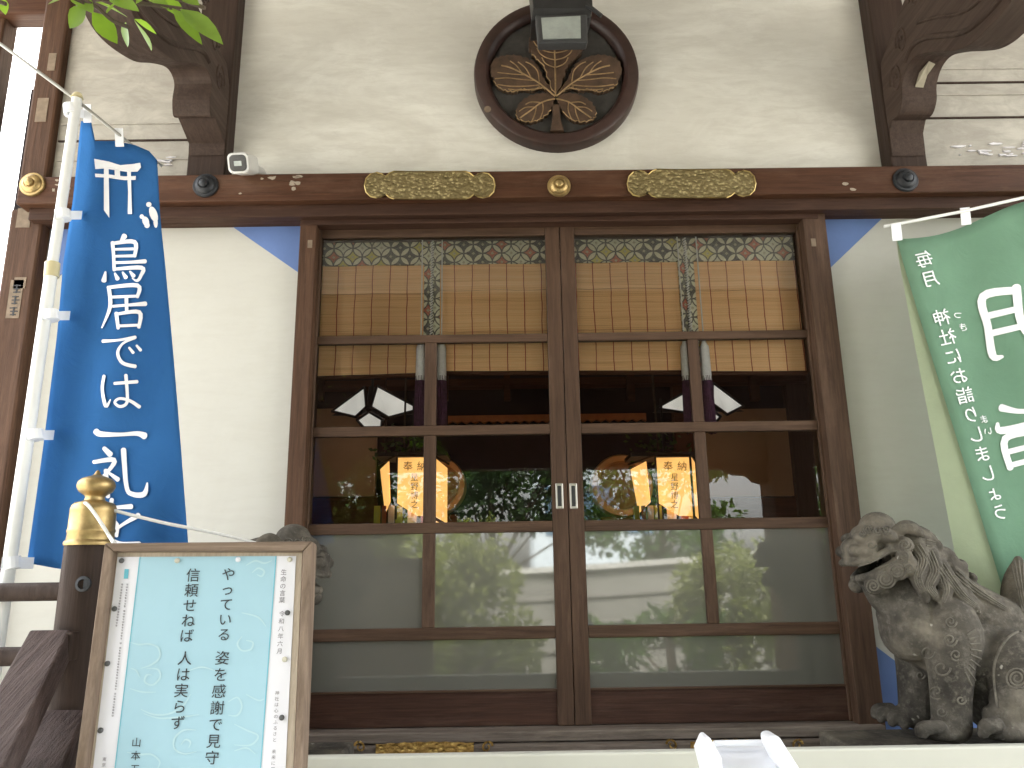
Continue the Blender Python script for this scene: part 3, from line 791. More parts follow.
GLY = {}
def glyph(ch, off=0.0):
    key = (ch, off)
    if key not in GLY:
        c = bpy.data.curves.new('glyph', 'FONT'); c.body = ch; c.offset = off; c.resolution_u = 3
        o = bpy.data.objects.new('glyph', c); COL.objects.link(o)
        dg = bpy.context.evaluated_depsgraph_get()
        me = bpy.data.meshes.new_from_object(o.evaluated_get(dg))
        GLY[key] = ([(v.co.x, .88-v.co.y) for v in me.vertices], [tuple(p.vertices) for p in me.polygons])
        bpy.data.objects.remove(o); bpy.data.curves.remove(c); bpy.data.meshes.remove(me)
    return GLY[key]
def glyphs(items, fn, off=0.0, mb=None):
    # items: (char, origin px, ex px, ey px): em box in the photo; fn maps px,py -> point on the surface
    mb = mb or MB()
    for ch, o, ex, ey in items:
        vs, fs = glyph(ch, off)
        mb.add([fn(o[0]+u*ex[0]+w*ey[0], o[1]+u*ex[1]+w*ey[1]) for u, w in vs], fs)
    return mb
def column(text, c0, c1, size, skew=(0, 0), mirror=False):
    # characters whose centres run from c0 to c1
    n = len(text); out = []
    dx, dy = (c1[0]-c0[0])/max(n-1, 1), (c1[1]-c0[1])/max(n-1, 1)
    L = math.hypot(dx, dy) or 1; ey = (dx/L*size, dy/L*size) if n > 1 else (0, size)
    ex = (size, size*skew[1]) if not mirror else (-size, -size*skew[1])
    for i, ch in enumerate(text):
        if ch == ' ': continue
        cx, cy = c0[0]+dx*i, c0[1]+dy*i
        out.append((ch, (cx-ex[0]/2-ey[0]/2, cy-ex[1]/2-ey[1]/2), ex, ey))
    return out

YN = 1.55
def lantern(cx, cy, label, glyph_on=True):
    c = at(cx, cy, YN); s = sc(YN)
    e = empty('hanging_lantern', label, 'lantern', c, 'lit paper lanterns in the hall')
    def pt(dx, dy, dep=0): return V((c.x+dx*s, YN+dep, c.z-dy*s))
    th = (0, .004, 0)
    fr_ = [pt(-12, -27), pt(22, -27), pt(22, 32), pt(8, 32), pt(-12, 17)]
    fr_ = [pt(-11, -26), pt(23, -26), pt(23, 31), pt(9, 31), pt(-11, 18)]
    MB().prism(fr_, th).build('lit_panel', W['lit_paper'], e)
    MB().prism([pt(-32, -18, .16), pt(-20, -23, .02), pt(-18, 17, .02), pt(-26, 26, .16)], (.004, .004, 0)).build('lit_panel', W['lit_paper'], e)
    MB().prism([pt(25, -26, .01), pt(36, -18, .14), pt(36, 37, .14), pt(25, 31, .01)], (.004, .004, 0)).build('lit_panel', W['lit_paper'], e)
    MB().prism([pt(24, 34, .0), pt(36, 40, .12), pt(32, 48, .10), pt(22, 40, .0)], (0, .004, 0)).build('lit_panel', W['lit_paper'], e)
    f = MB()
    for x in (-11, 23): f.tube([pt(x, -30, -.004), pt(x, 34, -.004)], .006, 6)
    for y in (-28,): f.tube([pt(-34, y+5, .16), pt(-12, y, -.004), pt(24, y, -.004), pt(38, y+6, .14)], .007, 6)
    f.box(pt(-34, 0).x, pt(38, 0).x, YN+.02, YN+.3, pt(0, -28).z, pt(0, -32).z)
    f.build('frame', W['black'], e)
    MB().tube([pt(2, -30, .12), pt(2, -90, .12)], .008, 6).build('hanging_rod', W['black'], e)
    st = [(-26, -22, 'red'), (-20, -14, 'wht'), (-1, 8, 'wht'), (12, 20, 'red'), (20, 26, 'yel'), (-34, -28, 'yel'), (-13, -6, 'grn')]
    for x0, x1, mm_ in st:
        MB().box(pt(x0, 0).x, pt(x1, 0).x, YN+.05, YN+.055, pt(0, 62).z, pt(0, 20).z).build('paper_strip', W[mm_], e)
    fn = lambda a, b: (lambda p: V((p.x, YN-.003, p.z)))(at(a, b, YN))
    it = [('奉', (cx-5, cy-23), (10, 0), (0, 10)), ('納', (cx+9, cy-23), (10, 0), (0, 10))]
    for i, ch in enumerate('星野博之'): it.append((ch, (cx+2.5, cy-11+i*9), (8, 0), (0, 8.5)))
    it = it[:2] if not glyph_on else it
    glyphs(it, fn).build('lettering', W['ink'], e, normals=False)
BULBS = []
lantern(408, 484, 'lit amber paper lantern with black writing in the left door panes')
lantern(668, 484, 'lit amber paper lantern with black writing in the right door panes')
def ringthing(cx, cy, rpx, label):
    Yr = 2.35; c = at(cx, cy, Yr); r = rpx*sc(Yr)
    e = empty('drum', label, 'drum', (c.x, Yr, c.z-r), 'round drums at the back of the hall')
    MB().lathe([(r, 0), (r, .10), (r*.96, .12), (r*.78, .12), (r*.75, .10), (r*.75, 0)], (c.x, Yr, c.z), 'y', 48).build('rim', W['ring'], e, 0, True)
    MB().lathe([(r*.76, .0), (r*.76, .04), (.001, .04)], (c.x, Yr, c.z), 'y', 40).build('drum_skin', W['drumhide'], e)
    MB().box(c.x-r*.7, c.x+r*.7, Yr-.08, Yr+.02, c.z-r*1.25-.15, c.z-r*.98).build('stand', W['room'], e, .005)
    for sx in (-1, 1): MB().box(c.x+sx*r*.6-.03, c.x+sx*r*.6+.03, Yr-.06, Yr, -.012, c.z-r*1.2-.15).build('leg', W['room'], e)
ringthing(438, 487, 28, 'round drum with pale wooden rim behind the left lantern')
ringthing(620, 487, 30, 'round drum with pale wooden rim left of the right lantern')
def sprig(cx, cy, label):
    Ys = 1.75; c = at(cx, cy, Ys); s = sc(Ys); m = MB(); rr = random.Random(int(cx))
    for k in range(90):
        p = c+V((rr.gauss(0, 13)*s, rr.uniform(-.08, .08), rr.gauss(0, 9)*s))
        d = V((rr.gauss(0, 1), rr.gauss(0, .6), rr.gauss(-.3, .7))).normalized(); w = d.cross(V((rr.gauss(0, .4), -1, rr.gauss(0, .4)))).normalized()
        l = rr.uniform(.03, .055); q = l*.25
        m.add([p-d*l*.5, p+w*q, p+d*l*.5, p-w*q], [(0, 1, 2, 3)])
    e = empty('evergreen_sprig', label, 'plant', c, 'evergreen bunches in the hall')
    m.build('leaves', W['leaf_dark'], e, normals=False)
    MB().tube([c+V((0, 0, -.03)), c+V((0, .02, .22)), c+V((0, .05, .6))], .007, 6).build('stem', W['bark'], e)
sprig(404, 446, 'dark green bunch of leaves hanging above the left lantern'); sprig(658, 447, 'dark green bunch of leaves hanging above the right lantern')

# ================================================================== CAMERA AND FLOODLIGHT ON THE WALL
c0 = at(238, 163, -.2)
sec = empty('security_camera', 'small white bullet security camera with black face at the left bracket foot', 'camera', (c0.x, -.1, c0.z))
tilt = V((-.10, -.24, -.05)).normalized()
def cyl(mb, p0, p1, r0, r1, n=24): return mb.tube([p0, p1], [r0, r1], n)
def rrect(c, ax, up, hw, hh, r, n=5):
    out = []
    for sx, sy, a0 in ((1, 1, 0), (-1, 1, 90), (-1, -1, 180), (1, -1, 270)):
        for k in range(n+1):
            a = R(a0+90*k/n); out.append(c+ax*(sx*(hw-r)+r*math.cos(a))+up*(sy*(hh-r)+r*math.sin(a)))
    return out
fwd = V((-.06, -.90, -.40)).normalized(); ax = fwd.cross(V((0, 0, 1))).normalized(); upv = ax.cross(fwd)
def rounded(mb, c, hw, hh, r, length): return mb.prism(rrect(c, ax, upv, hw, hh, r), -fwd*length)
fc = c0
rounded(MB(), fc, .045, .042, .022, .11).build('housing', W['camwhite'], sec, .004, True)
rounded(MB(), fc+fwd*.003, .036, .033, .018, .02).build('face', W['lens'], sec, .002)
rounded(MB(), fc+fwd*.0045-upv*.002, .016, .010, .002, .01).build('lens_window', W['glassgrey'], sec)
MB().tube([fc-fwd*.09, fc-fwd*.12+V((.03, .05, -.0)), V((c0.x+.06, .05, c0.z-.005))], .022, 12).build('bracket_arm', W['camwhite'], sec, 0, True)
MB().lathe([(.05, 0), (.05, .03), (.035, .06), (.001, .07)], (c0.x+.06, .05, c0.z-.005), 'y', 24).build('mount', W['camwhite'], sec, 0, True)

YF = -.30
fl = empty('floodlight', 'black square floodlight with pale glass hanging in front of the round crest', 'floodlight', at(560, 20, YF))
def fp(x, y, dep=0): return at(460+x/4, y/4, YF+dep)
hx0, hx1 = fp(300, 0).x, fp(507, 0).x
zt_, zb_ = fp(0, 62).z, fp(0, 196).z
MB().prism([V((hx0, YF, zt_)), V((hx1, YF, zt_)), V((hx1-.008, YF-.03, zb_)), V((hx0+.008, YF-.03, zb_))], (0, .06, .01)).build('lamp_housing', W['grey_metal'], fl, .006)
gx0, gx1 = fp(322, 0).x, fp(478, 0).x
MB().prism([V((gx0, YF-.008, fp(0, 80).z)), V((gx1, YF-.008, fp(0, 74).z)), V((gx1-.004, YF-.032, fp(0, 178).z)), V((gx0+.004, YF-.032, fp(0, 180).z))], (0, .01, .002)).build('glass', W['glassgrey'], fl)
b0, b1 = fp(282, 0).x, fp(530, 0).x
MB().prism([V((b0, YF+.02, fp(0, 72).z)), V((b0+.01, YF+.0, zt_+.03)), V((b0, YF, fp(0, -90).z)), V((b1, YF, fp(0, -90).z)), V((b1, YF+.0, zt_+.03)), V((b1-.015, YF+.02, fp(0, 66).z))], (0, .16, .02)).build('driver_box', W['black'], fl, .006)
MB().tube([fp(505, 20), fp(528, 34), fp(566, 64)], .009, 8).build('clamp', W['black'], fl)
MB().box((b0+b1)/2-.03, (b0+b1)/2+.03, YF+.1, .05, fp(0, -60).z, fp(0, -40).z).build('wall_arm', W['black'], fl)

# ================================================================== STROKE LETTERING
def ribbon(pts, fn, w0):
    # pts: (x, y, w) in px; brush stroke with round swelling ends
    P = smoothpts([V((a, b, c)) for a, b, c in pts], 5) if len(pts) > 2 else [V(pts[0]).lerp(V(pts[1]), i/6) for i in range(7)]
    Lf, Rt = [], []
    for i, p in enumerate(P):
        t = (P[min(i+1, len(P)-1)]-P[max(i-1, 0)]); t.z = 0
        if t.length < 1e-6: t = V((1, 0, 0))
        t.normalize(); n = V((-t.y, t.x, 0)); w = p.z*w0/2
        Lf.append((p.x+n.x*w, p.y+n.y*w)); Rt.append((p.x-n.x*w, p.y-n.y*w))
    vs = Lf+Rt; m = len(Lf)
    fs = [(i, i+1, m+i+1, m+i) for i in range(m-1)]
    # rounded caps
    for end in (0, m-1):
        a, b = Lf[end], Rt[end]; c = ((a[0]+b[0])/2, (a[1]+b[1])/2); t = (P[end]-P[1 if end == 0 else end-1]); t.z = 0; t.normalize()
        r = math.hypot(a[0]-b[0], a[1]-b[1])/2; base = len(vs); arc = []
        for k in range(1, 5):
            q = k/5*math.pi; e = V(((a[0]-c[0])*math.cos(q), (a[1]-c[1])*math.cos(q), 0))+t*r*math.sin(q)*.75
            arc.append((c[0]+e.x, c[1]+e.y))
        vs = vs+arc; ids = [end]+list(range(base, base+4))+[m+end]
        fs.append(tuple(ids))
    return vs, fs
BR = {
 '鳥': [[(52, 0, 12), (42, 15, 4)], [(27, 14, 8), (28, 40, 7), (28, 74, 7)], [(28, 16, 7), (72, 13, 9), (71, 44, 7)], [(30, 29, 5), (69, 28, 6)], [(30, 44, 5), (70, 43, 6)], [(28, 58, 6), (60, 57, 6), (92, 55, 9)],
        [(28, 72, 6), (84, 69, 9), (82, 86, 7), (74, 97, 6), (64, 92, 2)], [(10, 78, 4), (6, 97, 11)], [(29, 81, 4), (34, 93, 9)], [(45, 79, 4), (51, 90, 9)], [(60, 77, 4), (67, 87, 9)]],
 '居': [[(20, 8, 7), (82, 5, 9), (80, 30, 7)], [(24, 29, 6), (80, 28, 6)], [(22, 8, 8), (22, 50, 8), (2, 95, 3)], [(28, 49, 6), (60, 47, 6), (96, 45, 10)], [(57, 33, 8), (56, 64, 7)], [(34, 64, 8), (36, 97, 7)], [(36, 66, 6), (82, 63, 9), (79, 96, 7)], [(37, 92, 6), (79, 91, 6)]],
 'で': [[(8, 20, 9), (45, 17, 6), (86, 9, 9)], [(84, 11, 7), (56, 26, 6), (42, 52, 8), (52, 80, 9), (82, 90, 10)], [(70, 38, 6), (79, 52, 8)], [(88, 32, 6), (97, 45, 8)]],
 'は': [[(14, 8, 8), (8, 45, 8), (14, 92, 9), (26, 74, 3)], [(38, 29, 8), (92, 24, 9)], [(66, 6, 9), (67, 55, 8), (64, 84, 8), (48, 93, 8), (36, 82, 7), (48, 71, 7), (72, 77, 8), (94, 94, 10)]],
 '一': [[(2, 44, 13), (12, 50, 12), (50, 50, 8), (84, 47, 10), (99, 52, 15)]],
 '礼': [[(28, 2, 8), (38, 14, 11)], [(8, 30, 7), (44, 25, 9), (30, 50, 6), (4, 74, 3)], [(28, 46, 8), (28, 99, 8)], [(34, 52, 5), (48, 64, 9)], [(62, 4, 10), (62, 78, 8), (72, 93, 9), (92, 92, 10), (99, 70, 3)]],
 'を': [[(10, 24, 9), (40, 20, 6), (80, 16, 10)], [(46, 2, 8), (36, 38, 7), (8, 70, 5)], [(10, 68, 5), (36, 46, 8), (52, 54, 8), (50, 78, 7)], [(92, 34, 10), (60, 56, 6), (38, 78, 8), (54, 94, 9), (90, 94, 10)]],
 '月': [[(24, 4, 15), (25, 55, 13), (6, 97, 5)], [(25, 8, 12), (82, 5, 14), (81, 50, 13), (80, 92, 13), (64, 97, 5)], [(28, 35, 10), (78, 34, 11)], [(27, 61, 10), (78, 60, 11)]],
 '旨': [[(80, 4, 14), (50, 16, 9), (20, 22, 9)], [(22, 2, 14), (22, 32, 12), (34, 40, 12), (88, 38, 13), (92, 26, 6)], [(20, 52, 12), (20, 98, 12)], [(20, 54, 11), (82, 52, 13), (81, 98, 12)], [(24, 74, 10), (78, 73, 10)], [(22, 95, 10), (80, 94, 10)]],
 '言': [[(44, 2, 10), (56, 14, 12)], [(8, 24, 11), (92, 20, 13)], [(22, 38, 10), (78, 36, 11)], [(22, 52, 10), (78, 50, 11)], [(22, 66, 11), (23, 98, 11)], [(23, 68, 10), (80, 66, 12), (78, 98, 11)], [(24, 94, 10), (78, 92, 10)]],
}
def brush(ch, o, ex, ey, fn, mb, wk=1.0):
    s = (math.hypot(*ex)+math.hypot(*ey))/200
    for k, st in enumerate(BR[ch]):
        pts = [(o[0]+x/100*ex[0]+y/100*ey[0], o[1]+x/100*ex[1]+y/100*ey[1], w*s*wk) for x, y, w in st]
        vs, fs = ribbon(pts, fn, 1.0)
        mb.add([fn(a, b, k) for a, b in vs], fs)

# ================================================================== BLUE BANNER
def Yblue(x, z):
    u = (x+1.45)
    return -.88+.10*u-.10*(1.6-z)*.3+.022*math.sin(13*u+2.2*z+.6)+.012*math.sin(27*u-3.1*z)+.010*math.sin(5*z+3*u)
def surf(fnY, px, py, lift=0):
    Y = -.6
    for _ in range(9):
        p = at(px, py, Y); Y = fnY(p.x, p.z)-lift
    return at(px, py, Y)
def curve_x(L, y):
    for (x0, y0), (x1, y1) in zip(L, L[1:]):
        if y0 <= y <= y1: return x0+(x1-x0)*(y-y0)/(y1-y0)
    return L[0][0] if y < L[0][1] else L[-1][0]
def banner(fnY, grid, thick=.0016):      # grid[r][c] of px coords
    r_, c_ = len(grid), len(grid[0]); vs = [surf(fnY, *p) for row in grid for p in row]
    fs = [(r*c_+c, r*c_+c+1, (r+1)*c_+c+1, (r+1)*c_+c) for r in range(r_-1) for c in range(c_-1)]
    return MB().add(vs, fs)
def lerp(a, b, t): return a+(b-a)*t
bb = empty('nobori_banner', 'tall blue banner with white brush writing and a torii mark on a white pole', 'banner', at(28, 640, -.95)*1.0)
Ledge = [(81, 120), (73, 199), (63, 264), (57, 335), (43, 448), (27, 562), (20, 640)]
Redge = [(157, 158), (160, 215), (165, 262), (173, 350), (181, 448), (188, 540), (195, 640)]
Tline = [(81, 121), (91, 122), (95, 141), (115, 141), (135, 145), (149, 151), (157, 160)]
Bline = [(25, 563), (45, 568), (70, 572), (100, 574), (140, 576), (170, 577), (190, 577)]
grid = []
for i in range(41):
    v = i/40; row = []
    for j in range(25):
        u = j/24
        k = u*6; a = min(int(k), 5); f = k-a
        tx, ty = lerp(Tline[a][0], Tline[a+1][0], f), lerp(Tline[a][1], Tline[a+1][1], f)
        bx, by = lerp(Bline[a][0], Bline[a+1][0], f), lerp(Bline[a][1], Bline[a+1][1], f)
        py = lerp(ty, by, v)
        xl, xr = curve_x(Ledge, lerp(121, 563, v)), curve_x(Redge, lerp(160, 577, v))
        xt = lerp(xl, xr, u); xl2 = lerp(xl, xr, (tx-81)/76.0); blend = max(0, 1-v*5)
        row.append((lerp(xt, xl2, blend), py))
    grid.append(row)
cl = banner(Yblue, grid).build('cloth', W['cloth_blue'], bb, 0, True, False)
sd = cl.modifiers.new('thick', 'SOLIDIFY'); sd.thickness = .0012; sd.offset = 1
fnb = lambda a, b, k=0: surf(Yblue, a, b, .0045+.0002*k)
lt = MB()
brush('鳥', (99, 236), (49, 0), (2, 46), fnb, lt, 1.0)
brush('居', (98, 284), (48, -1), (3, 46), fnb, lt, 1.0)
brush('で', (99, 334), (42, 0), (2, 36), fnb, lt, 1.0)
brush('は', (98, 373), (42, 0), (2, 36), fnb, lt, 1.0)
brush('一', (94, 412), (50, 1), (2, 44), fnb, lt, 1.0)
brush('礼', (88, 447), (57, 1), (4, 50), fnb, lt, 1.0)
brush('を', (86, 498), (56, 1), (3, 48), fnb, lt, 1.0)
def poly(pts, fn, k=0):
    return lt.add([fn(a, b, k) for a, b in pts], [tuple(range(len(pts)))])
def T(x, y): return (50+x/5.12, 90+y/5.12)
poly([T(*p) for p in ((226, 352), (300, 366), (360, 385), (430, 378), (462, 372), (466, 396), (448, 418), (400, 420), (330, 410), (285, 402), (232, 405))], fnb, 0)
poly([T(*p) for p in ((230, 428), (300, 432), (380, 442), (440, 440), (438, 460), (380, 462), (300, 450), (232, 446))], fnb, 1)
poly([T(*p) for p in ((276, 395), (300, 398), (302, 520), (304, 655), (276, 615))], fnb, 2)
poly([T(*p) for p in ((394, 410), (414, 412), (416, 520), (420, 635), (398, 635), (400, 520))], fnb, 3)
poly([T(*p) for p in ((330, 402), (358, 406), (360, 450), (332, 446))], fnb, 4)
def blob(cx, cy, rx, ry, rot, k):
    pts = []
    for i in range(14):
        a = i/14*2*math.pi; x, y = rx*math.cos(a), ry*math.sin(a); pts.append(T(cx+x*math.cos(rot)-y*math.sin(rot), cy+x*math.sin(rot)+y*math.cos(rot)))
    poly(pts, fnb, k)
blob(506, 586, 14, 13, 0, 0); blob(530, 636, 20, 42, -.35, 1); blob(541, 678, 11, 28, -.05, 2)
blob(470, 648, 11, 12, 0, 3); blob(490, 672, 17, 26, -.35, 4); blob(497, 692, 14, 15, 0, 5)
lt.build('lettering', W['letter'], bb, 0, False, False)
# pole, cross rod, tabs
Ypole = -.97
pA, pB = at(77, 99, Ypole), at(-2, 645, Ypole)
d_ = (pB-pA).normalized(); base = pA+d_*((GZ-pA.z)/d_.z)
pm = MB().tube([pA, at(60, 215, Ypole), at(52, 268, Ypole)], .0148, 16).tube([at(52, 268, Ypole), base], .0172, 16)
pm.build('pole', W['pole'], bb, 0, True)
MB().tube([pA-d_*.004, pA-d_*.018], [.018, .012], 14).tube([at(52.6, 263, Ypole), at(51.4, 277, Ypole)], .0205, 16).build('pole_fitting', plain('yellowed_plastic', (.62, .55, .33), .4), bb, 0, True)
MB().tube([at(-30, 22, Ypole-.02), at(13, 53, Ypole-.014), at(76, 99.5, Ypole-.0), at(134, 147, Ypole+.10), at(162, 166, Ypole+.13)], .0052, 8).build('cross_rod', W['grey_rod'] if 'grey_rod' in W else plain('grey_rod', (.33, .33, .31), .4, .3), bb, 0, True)
MB().lathe([(.16, GZ), (.16, GZ+.07), (.06, GZ+.09), (.03, GZ+.2), (.02, GZ+.2)], (base.x, base.y, 0), 'z', 24).build('pole_base', W['grey_metal'], bb, .004)
def tab(px, py, w=27, h=10, tl=0):
    a = at(px-w*.46, py, Ypole-.02); b = surf(Yblue, px+w*.54, py+tl, .004); hh = h*sc(Ypole)/2
    m = MB(); 
    for (p, q) in (((a), (b)),):
        m.prism([p+V((0, 0, hh)), q+V((0, 0, hh)), q-V((0, 0, hh)), p-V((0, 0, hh))], (0, .002, 0))
    c = at(px-4, py, Ypole); m.tube([c+V((-.003, 0, hh)), c+V((.003, 0, -hh))], .0215, 14)
    m.build('pole_tab', W['tab'], bb)
tab(75, 110, 20, 11, 4); tab(67, 215); tab(55, 315.5); tab(39, 435); tab(16, 563, 32, 11)
for px, py, s in ((88, 118, 9), (120, 142, 9)):
    p = surf(Yblue, px, py, .006); w = s*sc(p.y)/2
    q = p+V((-.01, .0, .05)); MB().prism([q+V((-w, 0, 0)), q+V((w, 0, 0)), p+V((w, 0, -.015)), p+V((-w, 0, -.015))], (0, .003, 0)).build('pole_tab', W['tab'], bb)

# ================================================================== GREEN BANNER (seen from its back, writing mirrored)
def Ygreen(x, z):
    u = x-.95
    return -.285-.06*u+.014*math.sin(9*u-2.5*z)+.008*math.sin(21*u+1.3*z)+.006*math.sin(6*z)
gb = empty('nobori_banner', 'green banner with mirrored white writing hanging at the right over the lion', 'banner', at(1100, 640, -.2))
GL = [(897, 239), (903, 262), (925, 335), (955, 432), (985, 530), (1003, 590), (1012, 640)]
grid = []
for i in range(33):
    row = []
    for j in range(25):
        u, v = j/24, i/32
        py0 = lerp(239, 640, v); xl = curve_x(GL, py0)
        row.append((lerp(xl, xl+250, u), py0-u*62+6*math.sin(u*9)*(1-v)))
    grid.append(row)
cl = banner(Ygreen, grid).build('cloth', W['cloth_green'], gb, 0, True, False)
sd = cl.modifiers.new('thick', 'SOLIDIFY'); sd.thickness = .0012; sd.offset = 1
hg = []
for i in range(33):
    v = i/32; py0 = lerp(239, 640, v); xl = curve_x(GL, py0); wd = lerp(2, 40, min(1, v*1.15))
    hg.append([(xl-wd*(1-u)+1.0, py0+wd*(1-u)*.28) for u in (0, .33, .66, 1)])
hm = banner(lambda x, z: Ygreen(x, z)+.012, hg).build('shadow_strip', W['shadow_strip'], gb, 0, True, False)  # strip of cloth standing in for the banner's shadow on the wall
fng = lambda a, b, k=0: surf(Ygreen, a, b, .0042+.0002*k)
lt = MB()
brush('月', (1030, 281), (-58, 15), (10, 68), fng, lt, .95)
brush('旨', (1041, 394), (-50, 14), (10, 64), fng, lt, .95)
brush('言', (1092, 378), (-46, 13), (10, 66), fng, lt, .95)
lt.build('lettering', W['letter'], gb, 0, False, False)
sm = column('毎月 神社にお詣りしましょう', (924, 259), (1000, 512), 17.5, (0, -.22), True)
sm += column('つき', (958, 315), (963, 327), 9, (0, -.22), True)+column('まい', (984, 419), (988, 431), 9, (0, -.22), True)
glyphs(sm, fng, .004).build('small_lettering', W['letter'], gb, 0, False, False)
Yr = -.305
MB().tube([at(884, 226.5, Yr), at(960, 212, Yr-.02), at(1040, 194, Yr-.04), at(1170, 164, Yr-.07)], .0062, 10).build('cross_rod', W['pole'], gb, 0, True)
pp0 = at(1165, 150, Yr-.08); MB().tube([pp0, V((pp0.x+.1, pp0.y-.02, GZ))], .016, 12).build('pole', W['pole'], gb, 0, True)
for px, py in ((897, 232), (966, 216), (1046, 198)):
    p = surf(Ygreen, px, py+9, .006); q = at(px-1, py-8, Yr-.012); w = 5.2*sc(Yr)
    MB().prism([q+V((-w, 0, 0)), q+V((w, 0, 0.004)), p+V((w+.003, 0, .004)), p+V((-w+.003, 0, 0))], (0, .003, 0)).build('pole_tab', W['tab'], gb)

# ================================================================== FRAMED SIGN
SN = V((.0, -1, .13)).normalized(); SP = at(205, 600, -1.28)
def sg(px, py, lift=0.0): return on_plane(px, py, SP-(-SN)*(-lift) if False else SP+SN*lift, SN)
sign = empty('framed_sign', 'framed pale blue notice board with vertical Japanese writing leaning by the brass capped post', 'sign', at(190, 900, -1.36))
def edge(x0, y0, x1, y1, y): return x0+(x1-x0)*(y-y0)/(y1-y0)
YB_ = 880
oL = lambda y: edge(104, 543, 74.5, 768, y); oR = lambda y: edge(312, 541, 302.2, 768, y)
iL = lambda y: edge(113, 551, 85, 768, y); iR = lambda y: edge(302.5, 551, 293.5, 768, y)
pL = lambda y: edge(117.5, 557, 93, 768, y); pR = lambda y: edge(296, 556, 285.5, 768, y)
bL = lambda y: edge(139.5, 557, 114.5, 768, y); bR = lambda y: edge(276.5, 556, 261, 768, y)
def quad(xa, xb, ya0, ya1, yb0, lift, th, name, m, bevel=0, par=None):
    q = [sg(xa(ya0), ya0, lift), sg(xb(ya1), ya1, lift), sg(xb(yb0), yb0, lift), sg(xa(yb0), yb0, lift)]
    return MB().prism(q, -SN*th).build(name, W[m], par or sign, bevel)
quad(oL, iL, 543, 551, YB_, .022, .05, 'frame_side', 'frame', .004)
quad(iR, oR, 551, 541, YB_, .022, .05, 'frame_side', 'frame', .004)
MB().prism([sg(104, 543, .0225), sg(312, 541, .0225), sg(302.5, 551, .0225), sg(113, 551, .0225)], -SN*.05).build('frame_top', W['frame_x'] if 'frame_x' in W else wood('wood_sign_frame_top', (.13, .09, .065), (.29, .215, .16), 'x', .65, (.40, .31, .24), .4, .3), sign, .004)
MB().prism([sg(oL(YB_), YB_, .0225), sg(oR(YB_), YB_, .0225), sg(oR(YB_+12), YB_+12, .0225), sg(oL(YB_+12), YB_+12, .0225)], -SN*.05).build('frame_bottom', W['frame'], sign, .004)
quad(iL, iR, 551, 551, YB_, 0.0, .012, 'backing_board', 'mount')
quad(pL, pR, 557, 556, YB_-4, .002, .0015, 'poster', 'paper')
pos = [o for o in sign.children if o.name.startswith('poster')][0]
quad(bL, bR, 557, 556, YB_-4, .003, .0008, 'blue_field', 'sky_print', 0, sign)
quad(bL, lambda y: bL(y)+.9, 557, 557, YB_-4, .0036, .0004, 'blue_edge', 'teal', 0, sign); quad(lambda y: bR(y)-.9, bR, 556, 556, YB_-4, .0036, .0004, 'blue_edge', 'teal', 0, sign)
fs3 = lambda a, b, k=0: sg(a, b, .0048+.0001*k)
# faint cloud scrolls
cm = MB()
def C(x, y): return (80+x/3.367, 540+y/3.367)
for k, st in enumerate([[(205, 570), (250, 588), (300, 585), (345, 560), (372, 520)], [(215, 585), (270, 600), (340, 596), (400, 588)], [(170, 345), (200, 352), (230, 350), (262, 362), (268, 395), (240, 420), (205, 432)], [(225, 432), (262, 436), (270, 462), (245, 488), (218, 478), (224, 455), (242, 455)],
           [(168, 500), (210, 512), (255, 512)], [(170, 432), (190, 440), (200, 462)], [(500, 545), (530, 530), (545, 560), (530, 590), (500, 590)], [(390, 640), (350, 640), (318, 668), (318, 702), (350, 720), (392, 712)], [(340, 690), (355, 672), (372, 680), (366, 700)],
           [(545, 245), (600, 260), (625, 290)], [(545, 325), (530, 350), (545, 372), (575, 368), (582, 345), (560, 338)], [(520, 620), (560, 640), (600, 660), (575, 690), (520, 690)], [(560, 85), (590, 70), (620, 78), (645, 70)], [(580, 110), (600, 95), (620, 105), (612, 122), (596, 116)],
           [(160, 715), (200, 722), (240, 722), (268, 745), (262, 768)], [(520, 710), (560, 700), (590, 720)], [(365, 440), (410, 428), (455, 440)], [(560, 520), (600, 540), (620, 535)]]):
    pts = [(*C(x, y), 1.7 if i not in (0, len(st)-1) else .7) for i, (x, y) in enumerate(st)]
    vs, fs = ribbon(pts, None, 1.0); cm.add([sg(a, b, .0040+.00002*k) for a, b in vs], fs)
cm.build('cloud_pattern', W['cloud_print'], sign, 0, False, False)
def ccol(chars, size):   # [(char, cropx, cropy)]
    s = size/3.367; out = []
    for ch, x, y in chars:
        cx, cy = C(x, y); ey = (-s*.105, s); ex = (s, -.004*s); out.append((ch, (cx-ex[0]/2-ey[0]/2, cy-ey[1]/2), ex, ey))
    return out
def series(text, x0, y0, x1, y1):
    n = len(text); return [(c, x0+(x1-x0)*i/(n-1), y0+(y1-y0)*i/(n-1)) for i, c in enumerate(text) if c != ' ']
big_ = ccol(series('やっている', 500, 115, 485, 318), 47)+ccol(series('姿を感謝で見守って', 479, 397, 433, 845), 50)
big_ += ccol(series('信頼せねば', 381, 118, 359, 322), 48)+ccol(series('人は実らず', 353, 398, 329, 615), 50)
big_ += ccol(series('山本五十六', 190, 681, 180, 860), 34)
glyphs(big_, fs3, .003).build('lettering', W['ink'], sign, 0, False, False)
sm = ccol(series('生命の言葉', 686, 108, 680, 202), 21)+ccol(series('令和八年六月', 680, 248, 672, 374), 20)
glyphs(sm, fs3, .002).build('small_lettering', W['inkgrey'], sign, 0, False, False)
sm = ccol(series('神社は心のふるさと 未来に受け継ごう', 664, 515, 645, 850), 15)+ccol(series('東京都神社庁', 82, 738, 72, 835), 14)
glyphs(sm, fs3, .004).build('small_lettering', W['inkgrey'], sign, 0, False, False)
tiny = MB(); rg = random.Random(5)
